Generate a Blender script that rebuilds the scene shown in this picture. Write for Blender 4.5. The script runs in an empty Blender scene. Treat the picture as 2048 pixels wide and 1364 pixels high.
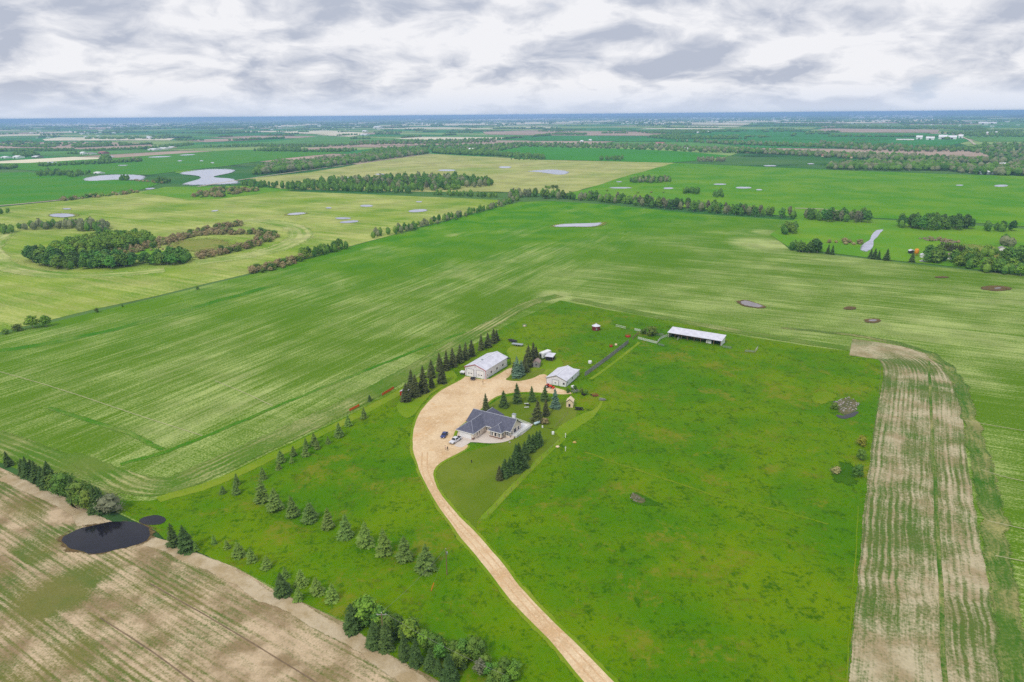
import bpy, bmesh, math, random
import numpy as np
from mathutils import Vector, Matrix, noise
from mathutils.geometry import tessellate_polygon

R = math.radians
sc = bpy.context.scene
col = sc.collection
random.seed(7)
rng = np.random.default_rng(7)

# ------------------------------------------------------------------ camera
CAM_H = 115.0
FPX, HORIZ = 1365.0, 229.5                      # focal length in px of a 2048 px wide frame, horizon row at the centre
ROLL = math.atan((239 - 221) / 2048.0)
PITCH = math.atan((682 - HORIZ) / FPX)
cam_d = bpy.data.cameras.new('camera')
cam_d.sensor_width = 36.0
cam_d.lens = 36.0 * FPX / 2048.0
cam_d.clip_start, cam_d.clip_end = 1.0, 250000.0
cam = bpy.data.objects.new('camera', cam_d)
col.objects.link(cam)
cam.matrix_world = Matrix.Translation((0, 0, CAM_H)) @ Matrix.Rotation(R(90) - PITCH, 4, 'X') @ Matrix.Rotation(-ROLL, 4, 'Z')
sc.camera = cam
CR, SR, CP, SP = math.cos(ROLL), math.sin(ROLL), math.cos(PITCH), math.sin(PITCH)


def g(x, y, z=0.0):
    """ground point seen at pixel (x, y) of the 2048 x 1364 photograph"""
    dx, dy = x - 1024, 682 - y
    u = dx * CR + dy * SR
    v = -dx * SR + dy * CR
    Y = FPX * CP + v * SP
    Z = -FPX * SP + v * CP
    t = (z - CAM_H) / Z
    return Vector((u * t, Y * t, z))


def proj_y(X, Y, Z):
    a, b = Y, Z - CAM_H
    d = a * CP - b * SP
    v = (a * SP + b * CP) / d * FPX
    u = X / d * FPX
    return 682 - (u * SR + v * CR)


def height_for(X, Y, ytip):
    lo, hi = 0.0, 60.0
    for _ in range(40):
        m = (lo + hi) / 2
        if proj_y(X, Y, m) > ytip: lo = m
        else: hi = m
    return lo


def dirpx(p, q):
    d = g(*q) - g(*p)
    return math.atan2(d.y, d.x)


# ------------------------------------------------------------------ node helper
class NT:
    def __init__(self, tree):
        self.t = tree
        self.n = tree.nodes
        self.l = tree.links

    def new(self, kind, **kw):
        nd = self.n.new(kind)
        for k, v in kw.items(): setattr(nd, k, v)
        return nd

    def put(self, sock, val):
        if isinstance(val, bpy.types.NodeSocket): self.l.new(val, sock)
        elif val is not None:
            if hasattr(sock, 'default_value') and sock.type == 'RGBA' and len(val) == 3: val = (*val, 1)
            sock.default_value = val

    def math(self, op, a, b=None, c=None, clamp=False):
        nd = self.new('ShaderNodeMath', operation=op, use_clamp=clamp)
        for i, v in enumerate((a, b, c)):
            if v is not None: self.put(nd.inputs[i], v)
        return nd.outputs[0]

    def vmath(self, op, a, b=None):
        nd = self.new('ShaderNodeVectorMath', operation=op)
        self.put(nd.inputs[0], a)
        if b is not None: self.put(nd.inputs[3 if op == 'SCALE' else 1], b)
        return nd.outputs[0]

    def mix(self, f, a, b, blend='MIX'):
        nd = self.new('ShaderNodeMix', data_type='RGBA', blend_type=blend)
        self.put(nd.inputs[0], f); self.put(nd.inputs[6], a); self.put(nd.inputs[7], b)
        return nd.outputs[2]

    def noise(self, vec, scale, detail=3.0, rough=0.5, dist=0.0):
        nd = self.new('ShaderNodeTexNoise')
        self.put(nd.inputs['Vector'], vec)
        nd.inputs['Scale'].default_value = scale
        nd.inputs['Detail'].default_value = detail
        nd.inputs['Roughness'].default_value = rough
        nd.inputs['Distortion'].default_value = dist
        return nd.outputs['Fac']

    def mapr(self, v, a, b, c=0.0, d=1.0):
        nd = self.new('ShaderNodeMapRange', interpolation_type='SMOOTHSTEP')
        self.put(nd.inputs[0], v)
        for i, q in enumerate((a, b, c, d)): nd.inputs[i + 1].default_value = q
        return nd.outputs[0]

    def mapping(self, vec, rot=0.0, scale=(1, 1, 1), loc=(0, 0, 0)):
        nd = self.new('ShaderNodeMapping')
        self.put(nd.inputs['Vector'], vec)
        nd.inputs['Rotation'].default_value = (0, 0, rot)
        nd.inputs['Scale'].default_value = scale
        nd.inputs['Location'].default_value = loc
        return nd.outputs[0]


def lin(r, gg, b, k=1.0):
    f = lambda c: (c / 255 / 12.92 if c / 255 <= .04045 else ((c / 255 + .055) / 1.055) ** 2.4) * k
    return (f(r), f(gg), f(b))


# ------------------------------------------------------------------ sky, sun, exposure
SUN_EL, SUN_AZ = R(48), R(215)          # azimuth clockwise from +Y
w = bpy.data.worlds.new('World')
sc.world = w
w.use_nodes = True
W = NT(w.node_tree)
W.n.clear()
tc = W.new('ShaderNodeTexCoord').outputs['Generated']
sky = W.new('ShaderNodeTexSky', sky_type='NISHITA')
sky.sun_disc = False
sky.sun_elevation, sky.sun_rotation = SUN_EL, SUN_AZ
sky.air_density, sky.dust_density = 1.0, 1.5
sep = W.new('ShaderNodeSeparateXYZ'); W.l.new(tc, sep.inputs[0])
zc = W.math('MAXIMUM', sep.outputs[2], 0.0)
inv = W.math('DIVIDE', 1.0, W.math('ADD', zc, 0.30))
comb = W.new('ShaderNodeCombineXYZ')
W.put(comb.inputs[0], W.math('MULTIPLY', sep.outputs[0], inv))
W.put(comb.inputs[1], W.math('MULTIPLY', sep.outputs[1], inv))
comb.inputs[2].default_value = 3.7
P = comb.outputs[0]
P = W.mapping(P, loc=(3.1, 1.4, 0), scale=(1.9, 1.9, 1))
warp = W.new('ShaderNodeTexNoise'); W.put(warp.inputs['Vector'], P); warp.inputs['Scale'].default_value = 1.5; warp.inputs['Detail'].default_value = 2
P = W.vmath('ADD', P, W.vmath('SCALE', W.vmath('SUBTRACT', warp.outputs['Color'], (.5, .5, .5)), .5))
def cloudn(p): return W.noise(p, 1.25, 7.0, .56, 0.0)
n0 = cloudn(P)
n1 = cloudn(W.vmath('MULTIPLY', P, (1.04, 1.04, 1)))
big = W.noise(P, 0.42, 2.0, 0.5)
dens = W.math('ADD', W.math('MULTIPLY', n0, 0.6), W.math('MULTIPLY', big, 0.4))
emb = W.math('MULTIPLY', W.math('SUBTRACT', n1, n0), 3.6)
shade = W.math('SUBTRACT', W.math('ADD', W.math('MULTIPLY', W.mapr(dens, 0.40, 0.64), .8), W.math('MULTIPLY', W.math('SUBTRACT', W.noise(P, 3.2, 5.0, .6), .45), .7)), emb, clamp=True)
shade = W.math('ADD', W.math('MULTIPLY', shade, .80), .08)
ccol = W.mix(shade, lin(252, 252, 255), lin(178, 187, 206))
cover = W.mapr(W.math('ADD', dens, W.math('MULTIPLY', emb, .2)), 0.26, 0.40)
blue = W.mix(0.72, W.vmath('SCALE', sky.outputs[0], 0.10), lin(205, 222, 248))
cloudy = W.mix(cover, blue, ccol)
hz = W.mapr(zc, 0.0, 0.045)
final = W.mix(W.math('MULTIPLY', W.math('SUBTRACT', 1.0, hz), 0.75), cloudy, lin(220, 230, 248))
bg = W.new('ShaderNodeBackground')
SKY_K = 0.10
W.l.new(W.vmath('SCALE', final, 0.86 / SKY_K), bg.inputs[0])
bg.inputs[1].default_value = SKY_K
wo = W.new('ShaderNodeOutputWorld')
W.l.new(bg.outputs[0], wo.inputs[0])

sun_d = bpy.data.lights.new('sun', 'SUN')
sun_d.energy, sun_d.angle, sun_d.color = 1.5, R(10), (1.0, 0.95, 0.88)
sun = bpy.data.objects.new('sun', sun_d)
col.objects.link(sun)
sd = Vector((math.sin(SUN_AZ) * math.cos(SUN_EL), math.cos(SUN_AZ) * math.cos(SUN_EL), math.sin(SUN_EL)))
sun.rotation_euler = sd.to_track_quat('Z', 'Y').to_euler()

sc.view_settings.view_transform = 'Standard'
sc.view_settings.look = 'None'
sc.view_settings.exposure = 0.16
sc.view_settings.gamma = 1.0
sc.view_settings.use_curve_mapping = False
sc.render.engine = 'CYCLES'
sc.cycles.use_denoising = False
sc.cycles.max_bounces = 6
sc.cycles.volume_bounces = 1

# ------------------------------------------------------------------ object helpers
def tag(o, label=None, cat=None, group=None, kind=None):
    if label: o['label'] = label
    if cat: o['category'] = cat
    if group: o['group'] = group
    if kind: o['kind'] = kind
    return o


def mesh_obj(name, verts, faces, mat=None, parent=None, uvs=None, smooth=False):
    me = bpy.data.meshes.new(name)
    me.from_pydata([tuple(v) for v in verts], [], faces)
    if mat is not None:
        for m in (mat if isinstance(mat, (list, tuple)) else [mat]): me.materials.append(m)
    if uvs is not None:
        uvl = me.uv_layers.new(name='UVMap')
        for lp in me.loops: uvl.data[lp.index].uv = uvs[lp.vertex_index]
    if smooth:
        for p in me.polygons: p.use_smooth = True
    me.update()
    o = bpy.data.objects.new(name, me)
    col.objects.link(o)
    if parent is not None: o.parent = parent
    return o


def link_mesh(name, me, parent=None):
    o = bpy.data.objects.new(name, me)
    col.objects.link(o)
    if parent is not None: o.parent = parent
    return o


def empty(name, loc, rz=0.0, label=None, cat=None, group=None, scale=None):
    o = bpy.data.objects.new(name, None)
    o.empty_display_size = 0.5
    o.location = loc
    o.rotation_euler = (0, 0, rz)
    if scale: o.scale = (scale,) * 3 if not isinstance(scale, tuple) else scale
    col.objects.link(o)
    return tag(o, label, cat, group)


class MB:
    """collects simple solids into one mesh"""
    def __init__(self): self.v, self.f = [], []

    def add(self, vs, fs):
        b = len(self.v)
        self.v += [Vector(v) for v in vs]
        self.f += [tuple(i + b for i in f) for f in fs]
        return self

    def box(self, x0, y0, z0, x1, y1, z1):
        vs = [(x, y, z) for z in (z0, z1) for x, y in ((x0, y0), (x1, y0), (x1, y1), (x0, y1))]
        return self.add(vs, [(3, 2, 1, 0), (4, 5, 6, 7), (0, 1, 5, 4), (1, 2, 6, 5), (2, 3, 7, 6), (3, 0, 4, 7)])

    def slab(self, pts, t):
        """closed plate: 3D polygon pts thickened downward by t"""
        n = len(pts)
        pts = [Vector(p) for p in pts]
        lo = [p - Vector((0, 0, t)) for p in pts]
        fs = [tuple(range(n)), tuple(range(2 * n - 1, n - 1, -1))]
        fs += [(i, i + n, (i + 1) % n + n, (i + 1) % n) for i in range(n)]
        return self.add(pts + lo, fs)

    def prism(self, poly2, y0, y1, axis='y'):
        """extrude a polygon (x, z) along y, or (y, z) along x"""
        n = len(poly2)
        mk = (lambda a, c, b: (a, b, c)) if axis == 'y' else (lambda a, c, b: (b, a, c))
        vs = [mk(a, c, y0) for a, c in poly2] + [mk(a, c, y1) for a, c in poly2]
        fs = [tuple(range(n)), tuple(range(2 * n - 1, n - 1, -1))]
        fs += [(i, i + n, (i + 1) % n + n, (i + 1) % n) for i in range(n)]
        return self.add(vs, fs)

    def bar(self, a, b, r, n=6, r2=None):
        a, b = Vector(a), Vector(b)
        r2 = r if r2 is None else r2
        d = (b - a).normalized()
        u = d.orthogonal().normalized(); w_ = d.cross(u)
        vs = [a + (u * math.cos(t) + w_ * math.sin(t)) * r for t in (2 * math.pi * i / n for i in range(n))]
        vs += [b + (u * math.cos(t) + w_ * math.sin(t)) * r2 for t in (2 * math.pi * i / n for i in range(n))]
        fs = [(i, (i + 1) % n, (i + 1) % n + n, i + n) for i in range(n)]
        fs += [tuple(range(n - 1, -1, -1)), tuple(range(n, 2 * n))]
        return self.add(vs, fs)

    def lathe(self, prof, n=16, c=(0, 0)):
        vs, fs = [], []
        for r, z in prof:
            vs += [(c[0] + r * math.cos(2 * math.pi * i / n), c[1] + r * math.sin(2 * math.pi * i / n), z) for i in range(n)]
        for k in range(len(prof) - 1):
            for i in range(n):
                j = (i + 1) % n
                fs.append((k * n + i, k * n + j, (k + 1) * n + j, (k + 1) * n + i))
        fs.append(tuple(range(n - 1, -1, -1)))
        fs.append(tuple((len(prof) - 1) * n + i for i in range(n)))
        return self.add(vs, fs)

    def build(self, name, mat, parent=None, smooth=False, bevel=0.0):
        o = mesh_obj(name, self.v, self.f, mat, parent, smooth=smooth)
        bm = bmesh.new(); bm.from_mesh(o.data)
        bmesh.ops.recalc_face_normals(bm, faces=bm.faces)
        if bevel: bmesh.ops.bevel(bm, geom=bm.edges, offset=bevel, segments=1, affect='EDGES')
        bm.to_mesh(o.data); bm.free()
        return o


# ------------------------------------------------------------------ materials
def new_mat(name):
    m = bpy.data.materials.new(name)
    m.use_nodes = True
    t = NT(m.node_tree)
    b = t.n['Principled BSDF']
    return m, t, b


def simple(name, c, rough=0.6, var=0.12, scale=1.5, metal=0.0, c2=None, spec=0.3, obj_rand=0.0):
    m, t, b = new_mat(name)
    tcn = t.new('ShaderNodeTexCoord').outputs['Object']
    n = t.noise(tcn, scale, 4, 0.6)
    c2 = c2 or tuple(v * (1 - var * 2) for v in c)
    cc = t.mix(t.mapr(n, .3, .7), c, c2)
    if obj_rand:
        rnd = t.new('ShaderNodeObjectInfo').outputs['Random']
        hs = t.new('ShaderNodeHueSaturation')
        t.put(hs.inputs['Value'], t.math('ADD', t.math('MULTIPLY', rnd, obj_rand), 1 - obj_rand / 2))
        t.put(hs.inputs['Color'], cc); cc = hs.outputs[0]
    t.put(b.inputs['Base Color'], cc)
    b.inputs['Roughness'].default_value = rough
    b.inputs['Metallic'].default_value = metal
    b.inputs['Specular IOR Level'].default_value = spec
    return m


def foliage(name, c1, c2, scale=0.8, rand=0.4, hue=0.012):
    m, t, b = new_mat(name)
    tcn = t.new('ShaderNodeTexCoord').outputs['Object']
    n = t.noise(tcn, scale, 3, 0.7)
    n2 = t.noise(tcn, scale * 5, 2, 0.5)
    f = t.mapr(t.math('ADD', t.math('MULTIPLY', n, .6), t.math('MULTIPLY', n2, .4)), .34, .66)
    cc = t.mix(f, c1, c2)
    rnd = t.new('ShaderNodeObjectInfo').outputs['Random']
    hs = t.new('ShaderNodeHueSaturation')
    t.put(hs.inputs['Value'], t.math('ADD', t.math('MULTIPLY', rnd, rand), 1 - rand / 2))
    r2 = t.math('FRACT', t.math('MULTIPLY', rnd, 17.3))
    t.put(hs.inputs['Hue'], t.math('ADD', t.math('MULTIPLY', r2, -hue * 2), 0.5 + hue))
    t.put(hs.inputs['Color'], cc)
    t.put(b.inputs['Base Color'], hs.outputs[0])
    b.inputs['Roughness'].default_value = 0.75
    b.inputs['Specular IOR Level'].default_value = 0.2
    return m


def field_mat(name, g1, g2, bare, ang=0.0, L=60, Wd=2.5, patch=90, t0=.5, t1=.62, ws=.45, wp=.35, wf=.2, rows=0.0, spacing=3.0,
              uv=False, ang2=None, split=None, fine=0.8, dark=None, bias=None, soft=False, spots=()):
    """crop field: rows of young crop over bare soil, streaked along the drilling direction"""
    m, t, b = new_mat(name)
    pos = t.new('ShaderNodeNewGeometry').outputs['Position']
    def streaks(a):
        src = t.new('ShaderNodeUVMap').outputs[0] if uv else pos
        v = t.mapping(src, rot=0.0 if uv else -a)
        s1 = t.noise(t.mapping(v, scale=(1 / L, 1 / Wd, 0)), 1.0, 4, .6, 0)
        s2 = t.noise(t.mapping(v, scale=(1 / (L * .3), 1 / (Wd * .4), 0), loc=(7, 3, 0)), 1.0, 3, .6)
        s3 = t.noise(t.mapping(v, scale=(1 / (L * 3), 1 / (Wd * 6), 0), loc=(1, 9, 0)), 1.0, 3, .6)
        s = t.math('ADD', t.math('MULTIPLY', s1, .45), t.math('ADD', t.math('MULTIPLY', s2, .25), t.math('MULTIPLY', s3, .3)))
        if rows:
            sp = t.new('ShaderNodeSeparateXYZ'); t.l.new(v, sp.inputs[0])
            wob = t.math('MULTIPLY', t.noise(t.mapping(v, scale=(1 / 40, 1 / 15, 0)), 1.0, 2), .6)
            sn = t.math('SINE', t.math('MULTIPLY', t.math('ADD', sp.outputs[1], wob), 2 * math.pi / spacing))
            amp = t.math('MULTIPLY', t.mapr(t.noise(t.mapping(v, scale=(1 / 50, 1 / 12, 0), loc=(3, 3, 0)), 1.0, 2), .35, .65), rows)
            s = t.math('ADD', s, t.math('MULTIPLY', sn, amp))
        return s
    s = streaks(ang)
    if ang2 is not None:
        s_b = streaks(ang2)
        p0, nrm, wid = split
        dd = t.new('ShaderNodeVectorMath', operation='DOT_PRODUCT')
        t.l.new(t.vmath('SUBTRACT', pos, (p0.x, p0.y, 0)), dd.inputs[0]); dd.inputs[1].default_value = (nrm.x, nrm.y, 0)
        dn = t.math('ADD', dd.outputs['Value'], t.math('MULTIPLY', t.math('SUBTRACT', t.noise(pos, 1 / 60, 3), .5), 120))
        fsp = t.mapr(dn, -wid, wid)
        mx = t.new('ShaderNodeMix'); t.put(mx.inputs[0], fsp); t.put(mx.inputs[2], s); t.put(mx.inputs[3], s_b)
        s = mx.outputs[0]
    pn = t.noise(pos, 1 / patch, 4, .55, .3)
    fn = t.noise(pos, 1 / fine, 3, .7)
    k = t.math('ADD', t.math('ADD', t.math('MULTIPLY', s, ws), t.math('MULTIPLY', pn, wp)), t.math('MULTIPLY', fn, wf))
    if bias:
        bx_, by_, d0, d1, lo_, hi_, g3 = bias
        dd = t.new('ShaderNodeVectorMath', operation='DOT_PRODUCT')
        t.l.new(pos, dd.inputs[0]); dd.inputs[1].default_value = (bx_, by_, 0)
        k = t.math('ADD', k, t.mapr(dd.outputs['Value'], d0, d1, lo_, hi_))
    for sp_, rad_, amt_ in spots:                    # patches where the stand is thin (+) or lush (-)
        dv = t.new('ShaderNodeVectorMath', operation='LENGTH')
        t.l.new(t.vmath('MULTIPLY', t.vmath('SUBTRACT', pos, (sp_.x, sp_.y, 0)), (1, .75, 0)), dv.inputs[0])
        q_ = t.math('ADD', t.math('DIVIDE', dv.outputs['Value'], rad_), t.math('MULTIPLY', t.math('SUBTRACT', pn, .5), 1.6))
        k = t.math('ADD', k, t.mapr(q_, .35, 1.1, amt_, 0.0))
    if soft: soft_edge(t, b, .7 if soft is True else soft)
    fac = t.mapr(k, t0, t1)
    gn = t.noise(t.mapping(pos, loc=(50, 20, 0)), 1 / (patch * .45), 4, .6, .2)
    green = t.mix(t.mapr(gn, .36, .64), g1, g2)
    if bias: green = t.mix(t.mapr(dd.outputs['Value'], d0, d1), green, g3)  # near crop duller; the near ground's vignette darkening is also put into this green
    bn = t.noise(t.mapping(pos, loc=(9, 90, 0)), 1 / (patch * .3), 4, .6)
    bare2 = dark or tuple(v * .74 for v in bare)
    soil = t.mix(t.mapr(bn, .38, .64), bare, bare2)
    cc = t.mix(fac, green, soil)
    hs = t.new('ShaderNodeHueSaturation')
    t.put(hs.inputs['Value'], t.math('ADD', 0.72, t.math('MULTIPLY', fn, .56)))
    t.put(hs.inputs['Color'], cc)
    t.put(b.inputs['Base Color'], hs.outputs[0])
    b.inputs['Roughness'].default_value = 0.95
    b.inputs['Specular IOR Level'].default_value = 0.05
    return m


def soft_edge(t, b, fine=1.3):
    """ragged rim: the sheet thins out where its 'edge' attribute falls to 0"""
    at_ = t.new('ShaderNodeAttribute', attribute_name='edge').outputs['Fac']
    pos = t.new('ShaderNodeNewGeometry').outputs['Position']
    n = t.math('ADD', t.math('MULTIPLY', t.noise(pos, 1 / (fine * 4), 4, .7), .6), t.math('MULTIPLY', t.noise(pos, 1 / fine, 2, .6), .4))
    a = t.math('ADD', at_, t.math('MULTIPLY', t.math('SUBTRACT', n, .5), 1.7))
    t.put(b.inputs['Alpha'], t.mapr(a, .36, .64))


def grass_mat(name, c1, c2, c3, big=55, mid=9, fine=1.1, amount=.5, soil=None, soft=False, straw=None):
    m, t, b = new_mat(name)
    if soft: soft_edge(t, b, 1.2 if soft is True else soft)
    pos = t.new('ShaderNodeNewGeometry').outputs['Position']
    nb = t.noise(pos, 1 / big, 5, .6, .4)
    nm = t.noise(pos, 1 / mid, 5, .65, .3)
    nf = t.noise(pos, 1 / fine, 4, .7)
    cc = t.mix(t.mapr(t.math('ADD', t.math('MULTIPLY', nb, .7), t.math('MULTIPLY', nm, .3)), .4, .62), c1, c2)
    k = t.math('ADD', t.math('MULTIPLY', nf, .55), t.math('MULTIPLY', nm, .45))
    cc = t.mix(t.math('MULTIPLY', t.mapr(k, .47, .64), amount), cc, c3)
    if straw:
        ns = t.noise(t.mapping(pos, loc=(31, 17, 0)), 1 / (big * .5), 6, .72, .3)
        cc = t.mix(t.math('MULTIPLY', t.mapr(t.math('ADD', t.math('MULTIPLY', ns, .7), t.math('MULTIPLY', nf, .3)), .52, .62), .7), cc, straw)
        nd = t.noise(t.mapping(pos, loc=(3, 71, 0), scale=(1, .6, 1)), 1 / (mid * .45), 4, .7)
        cc = t.mix(t.math('MULTIPLY', t.mapr(nd, .56, .69), .62), cc, c3)
    if soil:
        cc = t.mix(t.mapr(t.math('ADD', t.math('MULTIPLY', nm, .5), t.math('MULTIPLY', nf, .5)), .40, .30), cc, soil)
    hs = t.new('ShaderNodeHueSaturation')
    t.put(hs.inputs['Value'], t.math('ADD', 0.68, t.math('MULTIPLY', nf, .64)))
    t.put(hs.inputs['Color'], cc)
    t.put(b.inputs['Base Color'], hs.outputs[0])
    b.inputs['Roughness'].default_value = 0.9
    b.inputs['Specular IOR Level'].default_value = 0.05
    bp = t.new('ShaderNodeBump'); bp.inputs['Strength'].default_value = .6; bp.inputs['Distance'].default_value = .4
    t.put(bp.inputs['Height'], k); t.l.new(bp.outputs[0], b.inputs['Normal'])
    return m


def water_mat(name, c, rough=0.12, bump=0.02, soft=0):
    m, t, b = new_mat(name)
    pos = t.new('ShaderNodeNewGeometry').outputs['Position']
    t.put(b.inputs['Base Color'], t.mix(t.mapr(t.noise(pos, .15, 3), .35, .65), c, tuple(v * 1.3 for v in c)))
    b.inputs['Roughness'].default_value = rough
    b.inputs['IOR'].default_value = 1.33
    if soft: soft_edge(t, b, soft)
    bp = t.new('ShaderNodeBump'); bp.inputs['Strength'].default_value = bump; bp.inputs['Distance'].default_value = .3
    t.put(bp.inputs['Height'], t.noise(pos, .8, 3)); t.l.new(bp.outputs[0], b.inputs['Normal'])
    return m


# ------------------------------------------------------------------ sheets on the ground
def wob_pts(pts, step, amp, closed=True, seed=0.0):
    out = []
    n = len(pts)
    for i in range(n if closed else n - 1):
        a, b = pts[i], pts[(i + 1) % n]
        d = (b - a).length
        k = max(1, min(60, int(d / step)))
        nv = Vector((-(b - a).y, (b - a).x, 0)).normalized() if d > 1e-6 else Vector((0, 0, 0))
        for j in range(k):
            p = a.lerp(b, j / k)
            q = noise.noise(Vector((p.x / (step * 3), p.y / (step * 3), seed))) * amp if amp else 0
            out.append(p + nv * q)
    if not closed: out.append(pts[-1])
    return out


def smooth_loop(pts, it=2, closed=True):
    for _ in range(it):
        out = []
        n = len(pts)
        rngi = range(n) if closed else range(n - 1)
        if not closed: out.append(pts[0])
        for i in rngi:
            a, b = pts[i], pts[(i + 1) % n]
            out += [a.lerp(b, .25), a.lerp(b, .75)]
        if not closed: out.append(pts[-1])
        pts = out
    return pts


def set_edge(o, vals):
    at_ = o.data.attributes.new('edge', 'FLOAT', 'POINT')
    at_.data.foreach_set('value', vals)


def sheet(name, px, z, mat, step=None, amp=None, smooth=0, kind='structure', pts=None, seed=0.0, soft=0.0):
    P_ = pts if pts is not None else [g(*p) for p in px]
    P_ = [Vector((p.x, p.y, 0)) for p in P_]
    if smooth: P_ = smooth_loop(P_, smooth)
    dist = max(80.0, sum(p.length for p in P_) / len(P_))
    step = step or dist * .02
    amp = dist * .004 if amp is None else amp
    P_ = wob_pts(P_, step, amp, seed=seed)
    n = len(P_)
    vs, fs = [(p.x, p.y, z) for p in P_], []
    Q_, b0 = P_, 0
    if soft:
        area = sum(P_[i].x * P_[(i + 1) % n].y - P_[(i + 1) % n].x * P_[i].y for i in range(n))
        sg = 1 if area > 0 else -1
        c = sum(P_, Vector()) / n
        Q_ = []
        for i, p in enumerate(P_):
            if soft > 0:                                   # inward by that many metres
                d = (P_[(i + 1) % n] - P_[i - 1]); nv = Vector((-d.y, d.x, 0)).normalized() * sg
                Q_.append(p + nv * soft)
            else: Q_.append(p + (c - p) * -soft)           # by a share of the way to the centre
        b0 = n
        vs += [(p.x, p.y, z) for p in Q_]
        for i in range(n):
            j = (i + 1) % n
            fs.append((i, j, j + n, i + n) if sg > 0 else (j, i, i + n, j + n))
    for a, b, c in tessellate_polygon([Q_]):
        n_ = (Q_[b] - Q_[a]).cross(Q_[c] - Q_[a]).z
        fs.append((a + b0, b + b0, c + b0) if n_ > 0 else (a + b0, c + b0, b + b0))
    o = mesh_obj(name, vs, fs, mat)
    set_edge(o, [0.0] * n + [1.0] * n if soft else [1.0] * n)
    return tag(o, kind=kind)


def strip(name, px, width, z, mat, side=0.0, smooth=2, pts=None, amp=0.0, kind='structure', widths=None, soft=.18):
    """band along a polyline with u along and v across, in metres; side -1..1 shifts it to one side"""
    L_ = pts if pts is not None else [Vector((g(*p).x, g(*p).y, 0)) for p in px]
    L_ = smooth_loop(L_, smooth, closed=False) if smooth else L_
    n = len(L_)
    vs, uv, fs, ed = [], [], [], []
    u = 0.0
    cols = ((-.5, 0.0), (-.5 + soft, 1.0), (.5 - soft, 1.0), (.5, 0.0))
    last = [None] * 4
    for i, p in enumerate(L_):
        a, b = L_[max(0, i - 1)], L_[min(n - 1, i + 1)]
        d = (b - a).normalized(); nv = Vector((-d.y, d.x, 0))
        if i: u += (p - L_[i - 1]).length
        wd = width
        if widths:
            f = i / (n - 1) * (len(widths) - 1); k = min(int(f), len(widths) - 2)
            wd = widths[k] * (1 - (f - k)) + widths[k + 1] * (f - k)
        for q_, (s, e) in enumerate(cols):
            jit = (noise.noise(Vector((u / 9, 0, z * 100))) + .4 * noise.noise(Vector((u / 3, 5, z * 100)))) * amp
            q = p + nv * ((s + side / 2) * wd + jit)
            if last[q_] is not None and (q - last[q_]).dot(d) < 0: q = last[q_]
            last[q_] = q
            vs.append((q.x, q.y, z)); uv.append((u, (s + side / 2) * wd)); ed.append(e if 0 < i < n - 1 else 0.0)
        if i:
            for k in range(3):
                c0, c1 = 4 * (i - 1) + k, 4 * i + k
                fs.append((c0, c1, c1 + 1, c0 + 1))
    o = mesh_obj(name, vs, fs, mat, uvs=uv)
    set_edge(o, ed)
    return tag(o, kind=kind)

# ------------------------------------------------------------------ haze
def haze_mat():
    m = bpy.data.materials.new('haze_air')
    m.use_nodes = True
    t = NT(m.node_tree); t.n.clear()
    v = t.new('ShaderNodeVolumePrincipled')
    v.inputs['Color'].default_value = (0.36, 0.56, 1.0, 1)
    v.inputs['Density'].default_value = 1 / 9800.0
    v.inputs['Anisotropy'].default_value = 0.0
    o = t.new('ShaderNodeOutputMaterial'); t.l.new(v.outputs[0], o.inputs['Volume'])
    return m
hz_o = MB().box(-90000, -2000, -1.2, 90000, 90000, CAM_H + 6).build('haze', haze_mat())
tag(hz_o, kind='stuff')

# ------------------------------------------------------------------ ground sheet out to the horizon
def ground_material():
    m, t, b = new_mat('prairie')
    pos = t.new('ShaderNodeNewGeometry').outputs['Position']
    v = t.mapping(pos, rot=R(31))
    n1 = t.noise(t.mapping(v, scale=(1 / 900, 1 / 700, 0)), 1.0, 4, .6)
    n2 = t.noise(t.mapping(v, scale=(1 / 260, 1 / 200, 0), loc=(4, 4, 0)), 1.0, 4, .6)
    n3 = t.noise(t.mapping(pos, scale=(1 / 2400, 1 / 2400, 0), loc=(4, 14, 0)), 1.0, 5, .6)
    c = t.mix(t.mapr(n1, .42, .58), lin(70, 125, 60, .8), lin(105, 140, 75, .8))
    c = t.mix(t.math('MULTIPLY', t.mapr(n2, .56, .7), .8), c, lin(45, 75, 45, .7))
    c = t.mix(t.math('MULTIPLY', t.mapr(n3, .6, .7), .7), c, lin(170, 150, 120, .8))
    t.put(b.inputs['Base Color'], c)
    b.inputs['Roughness'].default_value = 1.0
    b.inputs['Specular IOR Level'].default_value = 0.0
    return m

rad = [0, 250, 600, 1200, 2400, 5000, 10000, 20000, 40000, 80000]
NS = 48
vs, fs = [(0, 0, 0)], []
for r in rad[1:]:
    vs += [(r * math.cos(2 * math.pi * i / NS), r * math.sin(2 * math.pi * i / NS), 0) for i in range(NS)]
for i in range(NS): fs.append((0, 1 + i, 1 + (i + 1) % NS))
for k in range(len(rad) - 2):
    a0, b0 = 1 + k * NS, 1 + (k + 1) * NS
    for i in range(NS):
        j = (i + 1) % NS
        fs.append((a0 + i, b0 + i, b0 + j, a0 + j))
tag(mesh_obj('ground', vs, fs, ground_material()), kind='structure')

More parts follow.
